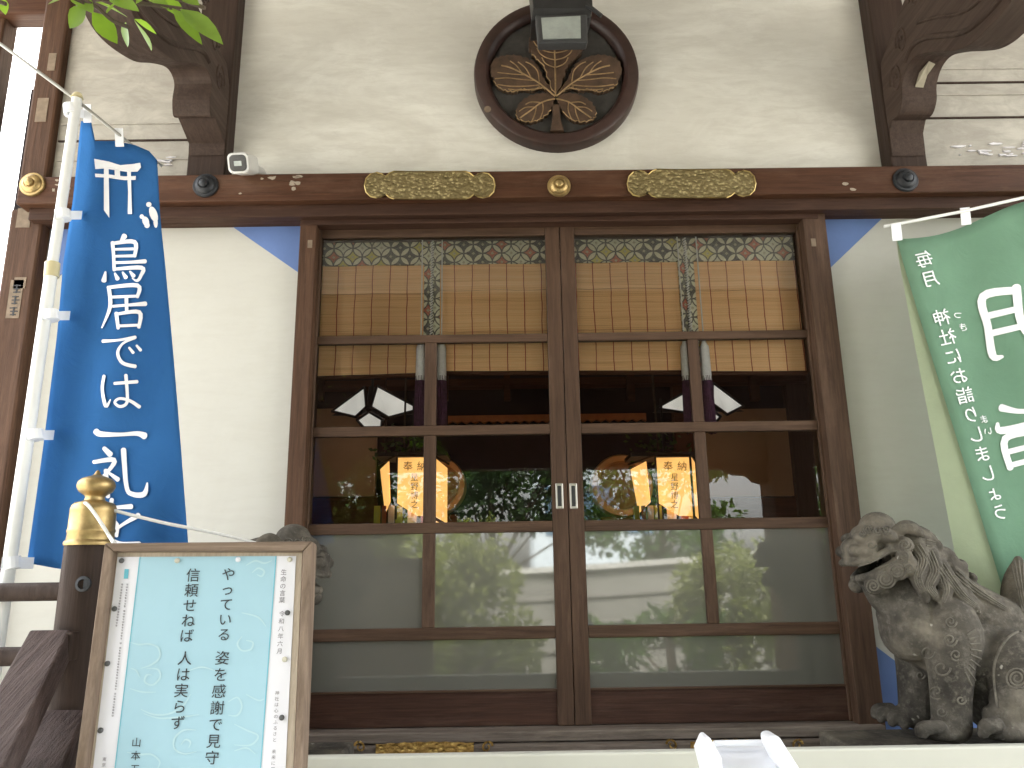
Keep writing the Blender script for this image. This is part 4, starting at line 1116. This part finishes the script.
for (x0, y0, x1, y1) in ((159, 150, 109, 600), (142, 150, 122, 292)):
    y = y0
    while y < y1:
        x = x0+(x1-x0)*(y-y0)/(y1-y0) if y1-y0 > 0 else x0
        w = rg.uniform(3.0, 4.2)
        for q in (-2.4, .8):
            a = [C(x-w, y+q), C(x+w, y+q), C(x+w, y+q+1.3), C(x-w, y+q+1.3)]; tiny.add([sg(*p, .0046) for p in a], [(0, 1, 2, 3)])
        a = [C(x-.8+rg.uniform(-2, 2), y-3.6), C(x+.8, y-3.6), C(x+.8, y+3.6), C(x-.8, y+3.6)]; tiny.add([sg(*p, .0047) for p in a], [(0, 1, 2, 3)])
        y += 9.2 if rg.random() > .04 else 16
tiny.build('small_lettering', W['inkgrey'], sign, 0, False, False)
tb = [C(150, 98), C(164, 98), C(161, 130), C(147, 130)]
MB().prism([sg(*p, .0040) for p in tb], -SN*.0008).build('heading_mark', W['teal'], sign)
for x, y, m in ((141, 70, 'pin'), (117, 232, 'pin'), (93, 416, 'pin'), (70, 641, 'pin'), (707, 66, 'pinw'), (699, 245, 'pin'), (690, 402, 'pinw'), (680, 598, 'pin'), (533, 66, 'paper'), (328, 70, 'pinw')):
    c = sg(*C(x, y), .003); u1 = V((1, 0, 0)); u2 = SN.cross(u1).normalized(); r = .0058; m_ = MB()
    for k in range(3): pass
    ringp = lambda rr, l: [c+SN*l+u1*rr*math.cos(a/14*2*math.pi)+u2*rr*math.sin(a/14*2*math.pi) for a in range(14)]
    vs = ringp(r, 0)+ringp(r, .003)+ringp(r*.6, .0055); fs = [(i+q*14, (i+1) % 14+q*14, (i+1) % 14+(q+1)*14, i+(q+1)*14) for q in range(2) for i in range(14)]+[tuple(range(28, 42))]
    m_.add(vs, fs).build('drawing_pin', W[m], sign, 0, True)
for px in (120, 262):      # easel legs behind
    a = sg(px, 700, -.035); MB().tube([a, V((a.x, a.y+.02, GZ))], .018, 8).build('leg', W['frame'], sign)

# ================================================================== POST, HAND RAILS
YP = -1.06
s_ = sc(YP); pc = at(91, 520, YP)
post = empty('railing_post', 'dark round railing post with a brass onion cap and a knotted white cord', 'post', (pc.x, YP, GZ))
def zz(py): return at(91, py, YP).z
rp = .0555
MB().lathe([(rp*1.04, GZ), (rp*1.04, zz(700)), (rp, zz(640)), (rp*.98, zz(544))], (pc.x, YP, 0), 'z', 40).build('shaft', W['post_dark'], post, 0, True)
ph = at(83, 584, YP-.053); MB().lathe([(.019, 0), (.019, .006), (.012, .007), (.011, -.004), (.001, -.004)], (ph.x, ph.y+.004, ph.z), 'y', 20).build('bolt_hole', W['cap_black'], post)
prof = [(1.10, 545.5), (1.12, 543), (1.09, 541.5), (1.02, 540), (1.00, 533), (1.03, 532), (1.03, 530), (1.0, 529), (.99, 512), (1.0, 511), (.99, 509), (.94, 505.5), (.82, 503), (.6, 502), (.46, 500.5), (.42, 498), (.45, 496), (.55, 494.5), (.72, 492), (.82, 488.5), (.84, 485.5), (.80, 482), (.66, 479), (.42, 477), (.24, 475.8), (.14, 474), (.07, 471), (.01, 470.2)]
capx = pc.x+.004
MB().lathe([(rp*a*.99, zz(b)) for a, b in prof], (capx, YP, 0), 'z', 48).build('brass_cap', W['brass_cap'], post, 0, True)
rail = MB()
for a, b in ((591.5, 9), (656, 9)):
    p = at(60, a, YP); r = b*s_; MB().tube([(pc.x, YP, p.z), (pc.x-1.6, YP+.04, p.z)], r*.95, 20).build('cross_rail', W['post_dark'], post, 0, True)
def slope_rail(pxa, pya, Ya, pxb, pyb, Yb, w, h, label):
    a = at(pxa, pya, Ya); b = at(pxb, pyb, Yb); d = (b-a).normalized(); sx = V((1, 0, 0)); up = d.cross(sx); up = up if up.z > 0 else -up
    q = [a+sx*w/2, a-sx*w/2, a-sx*w/2-up*h, a+sx*w/2-up*h]
    return MB().prism(q, b-a)
# stair rails run down towards the viewer along the left of the steps
P1 = slope_rail(50, 629, YP-.07, -22, 767, -1.50, .098, .065, '')
P1.build('hand_rail', W['rail'], post, .006)
P2 = slope_rail(66, 709, YP-.07, 5, 840, -1.50, .10, .12, '')
P2.build('hand_rail', W['rail'], post, .006)
q = at(60, 631, YP-.05); MB().box(q.x-.02, pc.x+.03, YP-.085, YP, q.z-.068, q.z-.002).build('rail_block', W['post_dark'], post, .004)
q = at(70, 712, YP-.05); MB().box(q.x-.02, pc.x+.03, YP-.085, YP, q.z-.10, q.z-.004).build('rail_block', W['post_dark'], post, .004)
MB().tube([(pc.x-.0, -1.56, GZ), (pc.x-.0, -1.56, -.2)], .05, 20).build('newel', W['post_dark'], post, 0, True)
# white cord
yc = YP-.056
cord = [at(88, 503, YP+.03), at(84, 503.5, yc+.03), at(87, 504, yc), at(95, 514, yc-.006), at(103, 526, yc-.008), at(110, 537, yc-.012), at(114, 543, SP.y+.005)]
cord2 = [at(92, 503, YP+.03), at(104, 508, YP+.012), at(112, 510, YP+.0), at(160, 522, YP+.03), at(190, 528, YP+.06), at(215, 533, YP+.14), at(245, 540, YP+.36), at(262, 545, YP+.46)]
cc = MB().tube(smoothpts(cord, 5), .0045, 8).tube(smoothpts(cord2, 6), .0045, 8)
tag(cc.build('white_cord', W['cord'], None, 0, True), 'thin white cord tied round the brass cap and running to the lion', 'cord')

# ================================================================== STONE LIONS
YLn = -.42
def lion_mesh():
    b = MB()
    def pos(px, py, y):
        p = at(px, py, YLn-abs(y)); p.y = YLn+y; return p
    def ball(px, py, y, rx, rz, ry, rot=0):
        s = sc(YLn-abs(y)); b.ball(pos(px, py, y), rx*s, ry, rz*s, R(rot))
    def limb(pts):            # (px, py, y, r px)
        P = [pos(a, c, y) for a, c, y, r in pts]; rs = [r*sc(YLn-abs(y)) for a, c, y, r in pts]
        n = 14; PP, RS = [], []
        Q = smoothpts(P, 5); RQ = smoothpts([V((r, 0, 0)) for r in rs], 5)
        b.tube(Q, [r.x for r in RQ], n)
        b.ball(P[0], rs[0], rs[0], rs[0]); b.ball(P[-1], rs[-1], rs[-1], rs[-1])
    # trunk
    limb([(908, 598, 0, 28), (910, 622, 0, 31), (928, 636, 0, 34), (975, 655, 0, 44), (1030, 680, 0, 52)])
    limb([(922, 586, 0, 28), (955, 610, 0, 30), (1000, 640, 0, 36), (1040, 668, 0, 42)])
    ball(899, 615, 0, 22, 36, .12); ball(904, 630, 0, 24, 29, .13)
    ball(985, 690, 0, 30, 36, .11)
    # skull and face
    ball(904, 549, 0, 27, 24, .105); ball(876, 541, 0, 24, 12, .092); ball(860, 550, 0, 20, 10.5, .082)
    ball(846, 548, 0, 9, 9, .05); ball(851, 557, 0, 9, 5, .062); ball(844, 556, 0, 6, 5, .045)
    ball(898, 562, 0, 13, 14, .07)
    limb([(843, 562, 0, 4), (848, 563, -.045, 3.6), (858, 561.5, -.07, 3.6), (870, 557, -.085, 3.8), (884, 550, -.095, 4), (893, 549, -.10, 4), (897, 556, -.10, 4)])
    limb([(843, 562, 0, 4), (848, 563, .045, 3.6), (858, 561.5, .07, 3.6), (870, 557, .085, 3.8), (884, 550, .095, 4), (893, 549, .10, 4), (897, 556, .10, 4)])
    # brow, horn knob, eyes
    ball(872, 527, 0, 17, 14.5, .06); ball(868, 534, 0, 21, 11, .075)
    for sy in (-1, 1):
        ball(857, 538, .05*sy, 8, 6, .035); ball(869, 536.5, .075*sy, 8, 6, .035); ball(882, 536, .095*sy, 8, 7, .035)
        ball(866, 545, .088*sy, 5.5, 4.5, .018)
        ball(850, 551, .05*sy, 7, 6, .03); ball(861, 551, .07*sy, 8, 6.5, .03)
        # ear
        limb([(890, 532, .085*sy, 5), (900, 527, .095*sy, 7), (910, 530, .105*sy, 6), (918, 536, .115*sy, 2.5)])
        # cheek curls
        ball(899, 545, .105*sy, 8, 8, .03); ball(899, 557, .112*sy, 7.5, 7.5, .03); ball(893, 571, .105*sy, 9, 9, .03); ball(880, 579, .085*sy, 10, 9, .03); ball(868, 586, .06*sy, 8.5, 8, .03); ball(904, 566, .12*sy, 7, 10, .03)
        # mane strands
        for q in ([(910, 545, .10, 8), (916, 557, .125, 8), (912, 575, .135, 8), (917, 590, .14, 6), (921, 600, .14, 3)],
                  [(920, 543, .09, 8), (930, 545, .10, 6), (933, 548, .10, 4.5)],
                  [(922, 552, .10, 9), (928, 570, .13, 8), (922, 585, .14, 7), (930, 597, .14, 4)],
                  [(930, 556, .09, 8), (940, 553, .08, 6), (949, 562, .08, 5)],
                  [(934, 566, .105, 8), (944, 580, .125, 7), (956, 596, .135, 6), (968, 606, .135, 4), (973, 611, .135, 2.2)],
                  [(943, 565, .08, 7), (955, 568, .075, 6), (959, 575, .07, 4)],
                  [(948, 573, .09, 7), (965, 588, .10, 6), (985, 600, .11, 5), (1002, 611, .115, 3)],
                  [(935, 575, .125, 7), (940, 590, .14, 6.5), (937, 603, .145, 4)],
                  [(955, 580, .11, 6), (962, 595, .125, 5), (975, 606, .13, 3)]):
            limb([(a, c, (y-.022)*sy, r*1.02) for a, c, y, r in q])
        # shoulder, front legs
        ball(950, 634, .105*sy, 24, 34, .07)
        limb([(942, 640, .10*sy, 23), (945, 672, .105*sy, 20), (945, 700, .105*sy, 17.5), (946, 724, .105*sy, 17)])
        ball(938, 731, .112*sy, 22, 9, .062)
        for k, (dx, dy_) in enumerate(((0, .045), (-3, .015), (-2, -.02), (3, -.045))):
            limb([(934+dx, 727, (.112+dy_)*sy, 6), (920+dx, 728.5, (.112+dy_)*sy, 6.2), (917+dx, 734, (.112+dy_)*sy, 4.5)])
        # haunch and hind paw
        ball(1018, 683, .13*sy, 33, 48, .075, -12 if 1 else 0); limb([(1005, 702, .16*sy, 18), (1000, 722, .17*sy, 13)])
        ball(1004, 731, .175*sy, 27, 9.5, .055)
        for dy_ in (.04, .013, -.014, -.04):
            limb([(990, 725, .175*sy+dy_*sy, 7), (980, 727.5, .175*sy+dy_*sy, 7), (977, 734, .175*sy+dy_*sy, 4.5)])
        limb([(985, 715, .155*sy, 8), (1000, 710, .165*sy, 10), (1015, 714, .17*sy, 10)])
    # jaw and beard
    limb([(858, 580.5, 0, 6), (872, 579.5, 0, 6.5), (886, 575, 0, 8)])
    for sy in (-1, 1): limb([(854, 578.5, .02*sy, 4), (866, 575.5, .055*sy, 4.2), (882, 567, .08*sy, 4.5), (894, 560, .095*sy, 4.5)])
    ball(868, 584, 0, 12, 7, .055); ball(873, 590, 0, 12, 9, .05)
    limb([(864, 590, 0, 6), (872, 600, 0, 8), (884, 606, 0, 13)])
    limb([(882, 592, 0, 12), (894, 600, 0, 20)])
    for k in range(5): limb([(858+k*7, 563-k*2.6, -.05-.008*k, 1.5), (858+k*7, 566.5-k*2.6, -.05-.008*k, 1.0)])
    # crest of the back and tail flame
    for x, y, r in ((940, 556, 7), (952, 566, 7), (962, 578, 6)): ball(x, y, 0, r, r, .05)
    limb([(1030, 640, 0, 20), (1018, 605, 0, 19), (1013, 580, 0, 13), (1013, 560, 0, 4)])
    limb([(1040, 640, 0, 20), (1046, 595, 0, 18), (1050, 565, 0, 10), (1048, 550, 0, 3)])
    ball(1055, 690, 0, 40, 48, .16)
    # low foot slab carved with the figure
    A = at(882, 739, YLn-.27)
    me = bpy.data.meshes.new('lion'); me.from_pydata(b.v, [], b.f); me.validate()
    bm = bmesh.new(); bm.from_mesh(me); bmesh.ops.remove_doubles(bm, verts=bm.verts, dist=1e-6); bmesh.ops.recalc_face_normals(bm, faces=bm.faces); bm.to_mesh(me); bm.free()
    o = bpy.data.objects.new('lion_tmp', me); COL.objects.link(o)
    rm = o.modifiers.new('r', 'REMESH'); rm.mode = 'VOXEL'; rm.voxel_size = .0046
    sm_ = o.modifiers.new('s', 'SMOOTH'); sm_.factor = .5; sm_.iterations = 2
    dg = bpy.context.evaluated_depsgraph_get(); out = bpy.data.meshes.new_from_object(o.evaluated_get(dg))
    bpy.data.objects.remove(o)
    return out
lm = lion_mesh()
bvh = BVHTree.FromPolygons([v.co.copy() for v in lm.vertices], [tuple(p.vertices) for p in lm.polygons])
carve = MB()
def on_lion(px, py):
    d = ray(px, py).normalized(); h = bvh.ray_cast(CAM, d)
    return (h[0], h[1]) if h[0] is not None else None
def groove(pts, r=.0036):
    run = []
    for a, b_ in pts:
        h = on_lion(a, b_)
        if h and h[0].y < YLn+.05 and (not run or (h[0]-run[-1]).length < .03): run.append(h[0]+h[1]*r*.25)
        else:
            if len(run) > 2: carve.tube(run, r, 6)
            run = [h[0]+h[1]*r*.25] if h else []
    if len(run) > 2: carve.tube(run, r, 6)
def spiral(cx, cy, r, turns=2.2, a0=0, fl=1, th=.0034, sq=1):
    n = int(16*turns); groove([(cx+fl*(r*(1-.82*i/n))*math.cos(a0+turns*2*math.pi*i/n), cy+sq*(r*(1-.82*i/n))*math.sin(a0+turns*2*math.pi*i/n)) for i in range(n+1)], th)
def wavy(pts, n=5, off=3.2, th=.003):
    for k in range(n):
        q = (k-(n-1)/2)*off
        S_ = smoothpts([V((a, b_, 0)) for a, b_ in pts], 6); out = []
        for i, p in enumerate(S_):
            t = (S_[min(i+1, len(S_)-1)]-S_[max(i-1, 0)]).normalized(); e = 1-.6*i/len(S_)
            out.append((p.x-t.y*q*e, p.y+t.x*q*e))
        groove(out, th)
for s_a in ((899, 545, 6.5, 2, 0, 1), (899, 557, 6, 2, 1, 1), (892, 571, 8, 2.4, 2, -1), (880, 579, 9.5, 2.6, 0, 1), (868, 586, 7, 2, 2, 1), (904, 568, 5, 1.8, 0, 1), (863, 529, 5, 2, 1, 1), (872, 531, 5, 2, 0, 1), (881, 530, 5, 2, 1, 1), (857, 534, 3.5, 1.5, 0, 1),
            (1011, 678, 12, 2.8, 0, 1), (944, 640, 7, 1.6, 0, 1), (922, 652, 8, 1.2, 0, 1), (936, 668, 9, 1.1, 0, 1), (931, 692, 8, 1.1, 1, 1), (945, 622, 6, 1.5, 0, 1), (950, 655, 6, 1.4, 1, 1), (936, 712, 6, 1.1, 0, 1), (955, 700, 5, 1.2, 0, 1), (915, 675, 5, 1.1, 0, 1)):
    spiral(*s_a[:5], fl=s_a[5], th=.0030)
wavy([(910, 547), (917, 560), (912, 577), (918, 592)], 4, 3.4); wavy([(922, 553), (929, 570), (923, 586), (930, 596)], 4, 3.2); wavy([(934, 566), (945, 581), (957, 596), (970, 606)], 4, 3); wavy([(950, 573), (967, 588), (987, 601), (1000, 609)], 3, 3)
wavy([(921, 543), (930, 544)], 3, 3); wavy([(937, 577), (941, 590), (937, 602)], 3, 3); wavy([(1015, 560), (1017, 580), (1022, 612)], 6, 4)
for k in range(9):
    a = -.7+k*.2; cx, cy = 950, 652; groove([(cx+(14+r)*math.cos(a)*1.05, cy+(20+r)*math.sin(a)*1.3+r*.3) for r in range(0, 12, 2)], .0030)
groove(smoothpts([V((990, 700, 0)), V((988, 670, 0)), V((996, 645, 0)), V((1010, 633, 0)), V((1024, 629, 0))], 8) and [(p.x, p.y) for p in smoothpts([V((992, 708, 0)), V((988, 672, 0)), V((995, 648, 0)), V((1008, 634, 0)), V((1030, 629, 0))], 10)], .0042)
groove([(p.x, p.y) for p in smoothpts([V((853, 566, 0)), V((868, 561, 0)), V((884, 552, 0)), V((893, 552, 0)), V((893, 560, 0)), V((880, 566, 0)), V((862, 571, 0))], 8)], .0034)
for ex_, ey_ in ((866, 545),): spiral(ex_, ey_, 4.5, 1.1, 0, 1, .0028, .8)
lv = [v.co.copy() for v in lm.vertices]; lf = [tuple(p.vertices) for p in lm.polygons]
full = MB().add(lv, lf).add(carve.v, carve.f)
slabY = (YLn-.29, YLn+.25)
sz1 = min(v.z for v in lv)+.012
def lion(sx, dx, dz, label):
    w = MB(); w.v = [V((v.x*sx+dx, v.y, v.z+dz)) for v in full.v]; w.f = [f if sx > 0 else f[::-1] for f in full.f]
    cx = sum(v.x for v in w.v)/len(w.v)
    e = empty('stone_lion', label, 'statue', (cx, YLn, sz1+dz-.06), 'pair of stone guardian lions')
    fg = w.build('lion_figure', W['stone'], e, 0, True, False); fg.data.materials.append(W['stone_worn'])
    for i, p_ in enumerate(fg.data.polygons):
        if i >= len(lf): p_.material_index = 1
    x0, x1 = at(882, 745, slabY[0]).x, 2.05
    xs = sorted((sx*x0+dx, sx*x1+dx))
    MB().box(xs[0], xs[1], slabY[0], slabY[1], -.118, sz1+dz).build('foot_slab', W['stone'], e, .012)
lion(1, .018, 0, 'grey stone guardian lion with open mouth sitting at the right of the doors')
lion(-1, .03, -.012, 'grey stone guardian lion mostly hidden behind the framed sign, only its head showing')

# ================================================================== CREAM BOARD AND WHITE PLASTIC THING AT THE FOOT
YCb = -.79
za = at(660, 751.5, YCb).z
cb = MB().box(-1.05, 2.6, YCb, YCb+.035, -.218, za)
tag(cb.build('cream_board', W['cream'], None, .006), 'long cream painted board across the foot of the doors', 'board')
YW = -1.62
def wp(px, py, dy=0): return at(px, py, YW+dy)
tr = empty('plastic_stand', 'glossy white plastic stand with two raised side rails in front of the cream board', 'stand', V((wp(745, 800).x, YW, GZ)))
MB().prism([wp(712, 741.5, .10), wp(768, 740.5, .10), wp(790, 800, -.08), wp(708, 800, -.08)], (0, .004, -.012)).build('plate', W['white'], tr, .003)
MB().prism([wp(706, 738), wp(710, 737), wp(722, 758), wp(726, 800), wp(712, 800), wp(700, 752)], (0, .05, 0)).build('side_rail', W['white'], tr, .005)
MB().prism([wp(768, 738), wp(774, 735), wp(780, 737), wp(802, 772), wp(812, 800), wp(796, 800), wp(770, 748)], (0, .05, 0)).build('side_rail', W['white'], tr, .005)
MB().prism([wp(714, 741, .06), wp(766, 740, .06), wp(767, 746, .06), wp(714, 747, .06)], (0, .01, 0)).build('cross_bar', W['white'], tr, .003)
cx = wp(750, 800).x
MB().tube([(cx, YW+.03, wp(750, 790).z), (cx, YW+.03, GZ+.03)], .022, 14).build('leg', W['white'], tr, 0, True)
MB().lathe([(.13, GZ), (.13, GZ+.02), (.03, GZ+.04), (.02, GZ+.05)], (cx, YW+.03, 0), 'z', 28).build('foot', W['white'], tr)

# ================================================================== TREES
def leafshape(m, p, d, up, l, w, droop=.15):
    side = d.cross(up).normalized(); n = side.cross(d)
    pts = []
    prof = [(0, 0), (.12, .35), (.3, .85), (.5, 1), (.7, .8), (.88, .4), (1, 0)]
    c = [p+d*l*t-n*0*t+V((0, 0, -droop*l*t*t)) for t, _ in prof]
    vs = []; fs = []
    for (t, k), q in zip(prof, c): vs += [q+side*w*k/2+n*w*.10*k, q, q-side*w*k/2+n*w*.10*k]
    for i in range(len(prof)-1):
        o = i*3; fs += [(o, o+3, o+4, o+1), (o+1, o+4, o+5, o+2)]
    m.add(vs, fs)
YT = -2.05
tree = empty('leafy_tree', 'bright green leafy branch of a tree hanging in at the top left corner', 'tree', (-1.75, YT, GZ))
tw = MB(); tw.tube(smoothpts([V((-1.75, YT, GZ)), V((-1.72, YT, .6)), V((-1.66, YT+.02, 1.4)), V((-1.5, YT, 2.1))], 5), [.06-.002*i for i in range(16)], 10)
tw.build('trunk', W['bark'], tree, 0, True)
br_ = MB(); lv_ = MB(); rt = random.Random(11)
tws = [[(-60, -30), (0, -18), (60, -8), (95, -3), (130, 2), (160, 6), (182, 9)], [(70, -6), (95, 6), (112, 20), (128, 27)], [(-40, -12), (0, 2), (6, 4)], [(120, 0), (150, -8), (190, 3), (205, 8)], [(60, -8), (80, 2), (84, 6)]]
for t in tws: br_.tube(smoothpts([at(a, b, YT) for a, b in t], 4), .0032, 6)
br_.tube(smoothpts([V((-1.66, YT+.02, 1.4)), at(-140, -60, YT), at(-60, -30, YT)], 5), .011, 8)
br_.build('branch', W['bark'], tree, 0, True)
spec = [((86, 7), (70, 26), 18), ((92, 12), (118, 40), 15), ((126, 22), (128, 45), 15), ((134, 20), (152, 47), 12), ((134, 19), (157, 32), 10), ((180, 9), (224, 36), 14), ((172, 8), (203, 39), 10), ((95, 2), (128, 14), 14), ((60, 0), (48, 2), 8), ((0, -4), (6, 13), 8), ((105, -6), (140, 6), 12), ((70, -8), (94, 8), 14), ((160, -4), (185, 14), 12), ((140, -8), (170, 4), 12), ((120, 0), (107, 10), 9), ((150, -10), (136, 2), 9), ((176, -8), (200, 2), 10)]
for (a, b_, w) in spec:
    p, q = at(*a, YT+rt.uniform(-.03, .03)), at(*b_, YT+rt.uniform(-.06, .06)); d = q-p; l = d.length
    leafshape(lv_, p, d.normalized(), V((rt.uniform(-.3, .3), -1, rt.uniform(.1, .6))), l, w*sc(YT)*1.5, .12)
for k in range(160):     # crown outside the frame, above and to the left
    p = V((rt.uniform(-2.6, -1.5), YT+rt.uniform(-.7, .5), rt.uniform(1.4, 2.5))); d = V((rt.gauss(0, 1), rt.gauss(0, 1), rt.gauss(-.4, .6))).normalized()
    leafshape(lv_, p, d, V((0, 0, 1)) if abs(d.z) < .9 else V((1, 0, 0)), rt.uniform(.05, .09), rt.uniform(.02, .035))
lv_.build('leaves', W['leaf'], tree, 0, True, False)

def bush(name, label, px, py, rxp, rzp, k, n, m, size=.05, seed=1, trunk=True, gap=.55):
    # stands behind the photographer at distance k in front of the doors; seen mirrored in the panes
    rr = random.Random(seed); c = at(px, py, 2*D+k); s = sc(2*D+k); c = V((c.x, -k, c.z))
    e = empty(name, label, 'tree' if name.endswith('tree') else 'shrub', (c.x, c.y, GZ), 'greenery mirrored in the panes')
    mb = MB(); cl_ = [(c+V((rr.uniform(-1, 1)*rxp*s, rr.uniform(-.8, .8)*rxp*s*.8, rr.uniform(-1, 1)*rzp*s)), rr.uniform(.25, .5)*min(rxp, rzp)*s) for _ in range(22)]
    for q in range(n):
        cc_, r = rr.choice(cl_); d0 = V((rr.gauss(0, 1), rr.gauss(0, 1), rr.gauss(0, 1))).normalized()
        p = cc_+d0*r*rr.uniform(.5, 1.1); d = (d0+V((rr.gauss(0, .6), rr.gauss(0, .6), rr.gauss(-.2, .5)))).normalized(); w = d.cross(V((rr.gauss(0, 1), rr.gauss(0, 1), 1))).normalized()
        l = size*rr.uniform(.7, 1.5); mb.add([p, p+d*l*.5+w*l*.28, p+d*l, p+d*l*.5-w*l*.28], [(0, 1, 2, 3)])
    mb.build('foliage', W[m], e, 0, False, False)
    t = MB(); top = c+V((0, 0, rzp*s*.4)); t.tube(smoothpts([V((c.x, c.y, GZ)), (V((c.x+.05, c.y, GZ))+top)/2, top], 4), [.07*(1-i/12)+.015 for i in range(9)], 8)
    for q in cl_[:10]: t.tube([V((c.x, c.y, (GZ+c.z)/2)), q[0]], .015, 5)
    t.build('trunk', W['bark'], e, 0, True)
bush('leafy_shrub', 'mid green shrub mirrored low in the left door, leftmost', 348, 540, 46, 68, 2.7, 5600, 'leaf_yel', .055, 1)
bush('leafy_tree', 'dark green tree mirrored in the middle panes of the left door', 490, 485, 85, 52, 8.2, 5200, 'leaf_dark', .10, 2)
bush('leafy_shrub', 'yellow green shrub mirrored in the frosted panes of the left door', 425, 600, 75, 62, 6.0, 6500, 'leaf_yel', .085, 3)
bush('leafy_shrub', 'low shrub mirrored in the bottom pane of the left door', 455, 665, 75, 40, 5.4, 3600, 'leaf_yel', .075, 4)
bush('leafy_tree', 'open crowned tree mirrored behind the right lantern', 660, 505, 62, 48, 9.0, 3000, 'leaf_mid', .11, 5)
bush('leafy_shrub', 'yellow green shrub mirrored in the lower right panes', 740, 618, 48, 62, 5.8, 4600, 'leaf_yel', .075, 6)
bush('leafy_shrub', 'low spreading shrub mirrored in the bottom right pane', 670, 652, 85, 38, 5.8, 5000, 'leaf_mid', .075, 7)
bush('leafy_shrub', 'narrow shrub mirrored at the far right edge of the doors', 832, 505, 14, 38, 6.0, 700, 'leaf_mid', .08, 8)
bush('leafy_tree', 'dark tree mirrored above the wall at the far left', 330, 470, 60, 60, 9.5, 2600, 'leaf_dark', .11, 9)
# curved concrete wall and pale building across the yard
kw = 7.0
P = []
for px, py in ((150, 600), (300, 592), (432, 578), (560, 571), (700, 561), (800, 553), (1000, 545)):
    p = at(px, py, 2*D+kw); P.append(V((p.x, -kw+.06*(abs(px-600)/200)**1.5*0-.0, p.z)))
P = smoothpts(P, 3)
wall = empty('garden_wall', 'low grey concrete wall with grooves mirrored in the lower panes', 'wall', (0, -kw, GZ))
wb = MB()
for a, b_ in zip(P, P[1:]):
    wb.add([(a.x, -kw, GZ), (b_.x, -kw, GZ), (b_.x, -kw, b_.z), (a.x, -kw, a.z), (a.x, -kw-.25, GZ), (b_.x, -kw-.25, GZ), (b_.x, -kw-.25, b_.z), (a.x, -kw-.25, a.z)], [(0, 1, 2, 3), (5, 4, 7, 6), (3, 2, 6, 7)])
wb.build('wall_body', W['concrete'], wall)
cp = MB()
for a, b_ in zip(P, P[1:]): cp.add([(a.x, -kw+.05, a.z-.01), (b_.x, -kw+.05, b_.z-.01), (b_.x, -kw+.05, b_.z+.06), (a.x, -kw+.05, a.z+.06), (a.x, -kw-.3, a.z+.06), (b_.x, -kw-.3, b_.z+.06), (a.x, -kw-.3, a.z-.01), (b_.x, -kw-.3, b_.z-.01)], [(0, 1, 2, 3), (3, 2, 5, 4), (4, 5, 7, 6), (0, 6, 7, 1)])
cp.build('coping', W['plaster'], wall)
for dz in (.36, .68, 1.0):
    gm = MB()
    for a, b_ in zip(P, P[1:]): gm.add([(a.x, -kw+.02, a.z-dz), (b_.x, -kw+.02, b_.z-dz), (b_.x, -kw+.02, b_.z-dz+.03), (a.x, -kw+.02, a.z-dz+.03), (a.x, -kw-.01, a.z-dz+.03), (b_.x, -kw-.01, b_.z-dz+.03), (a.x, -kw-.01, a.z-dz), (b_.x, -kw-.01, b_.z-dz)], [(0, 1, 2, 3), (3, 2, 5, 4), (0, 6, 7, 1)])
    gm.build('groove_band', W['stone_step'], wall)
kb = 24.0
q0, q1 = at(578, 465, kb), at(640, 465, kb)
fb_ = empty('pale_building', 'pale blue office building mirrored in the right door beside the middle stile', 'building', (0, -kb, GZ))
MB().box(q0.x-1.6, q1.x, -kb-6, -kb, GZ, 9).build('wall_body', W['fac'], fb_)
for zq in (1.7, 4.0, 6.3):
    for k in range(3):
        x = q0.x-1.2+k*1.35
        MB().box(x, x+1.05, -kb-.02, -kb+.04, zq, zq+1.7).build('window', W['facwin'], fb_, .02)

# ================================================================== LIGHT
for px in (408, 668):
    q = at(px, 492, YN+.12)
    ld = bpy.data.lights.new('lantern_bulb', 'POINT'); ld.energy = .16; ld.color = (1, .62, .28); ld.shadow_soft_size = .05
    lo_ = bpy.data.objects.new('lantern_bulb', ld); COL.objects.link(lo_); lo_.location = q
w = bpy.data.worlds.new('World'); S.world = w; w.use_nodes = True
nt = w.node_tree; bg = nt.nodes['Background']
sk = nt.nodes.new('ShaderNodeTexSky'); sk.sky_type = 'NISHITA'; sk.sun_disc = False
SE, SR = R(64), R(340)
sk.sun_elevation = SE; sk.sun_rotation = SR; sk.dust_density = 4.0; sk.air_density = 1.2; sk.ozone_density = 1.0
hs = nt.nodes.new('ShaderNodeHueSaturation'); hs.inputs['Saturation'].default_value = .22
nt.links.new(sk.outputs[0], hs.inputs['Color'])
tint = mixc(nt, 1.0, hs.outputs[0], (1.0, .995, .975), 'MULTIPLY'); nt.links.new(tint, bg.inputs[0])
bg.inputs[1].default_value = .15
sl = bpy.data.lights.new('sun', 'SUN'); sl.energy = 1.5; sl.angle = R(12); sl.color = (1, .95, .87)
so = bpy.data.objects.new('sun', sl); COL.objects.link(so)
sd_ = V((math.sin(SR)*math.cos(SE), math.cos(SR)*math.cos(SE), math.sin(SE)))
so.rotation_euler = (-sd_).to_track_quat('-Z', 'Y').to_euler()
S.view_settings.view_transform = 'Standard'; S.view_settings.look = 'None'; S.view_settings.gamma = 1
S.view_settings.use_curve_mapping = False
S.view_settings.exposure = 3.45
S.cycles.use_denoising = True
S.cycles.max_bounces = 8; S.cycles.diffuse_bounces = 4; S.cycles.transparent_max_bounces = 12
S.cycles.sample_clamp_indirect = 8; S.cycles.caustics_reflective = False; S.cycles.caustics_refractive = False
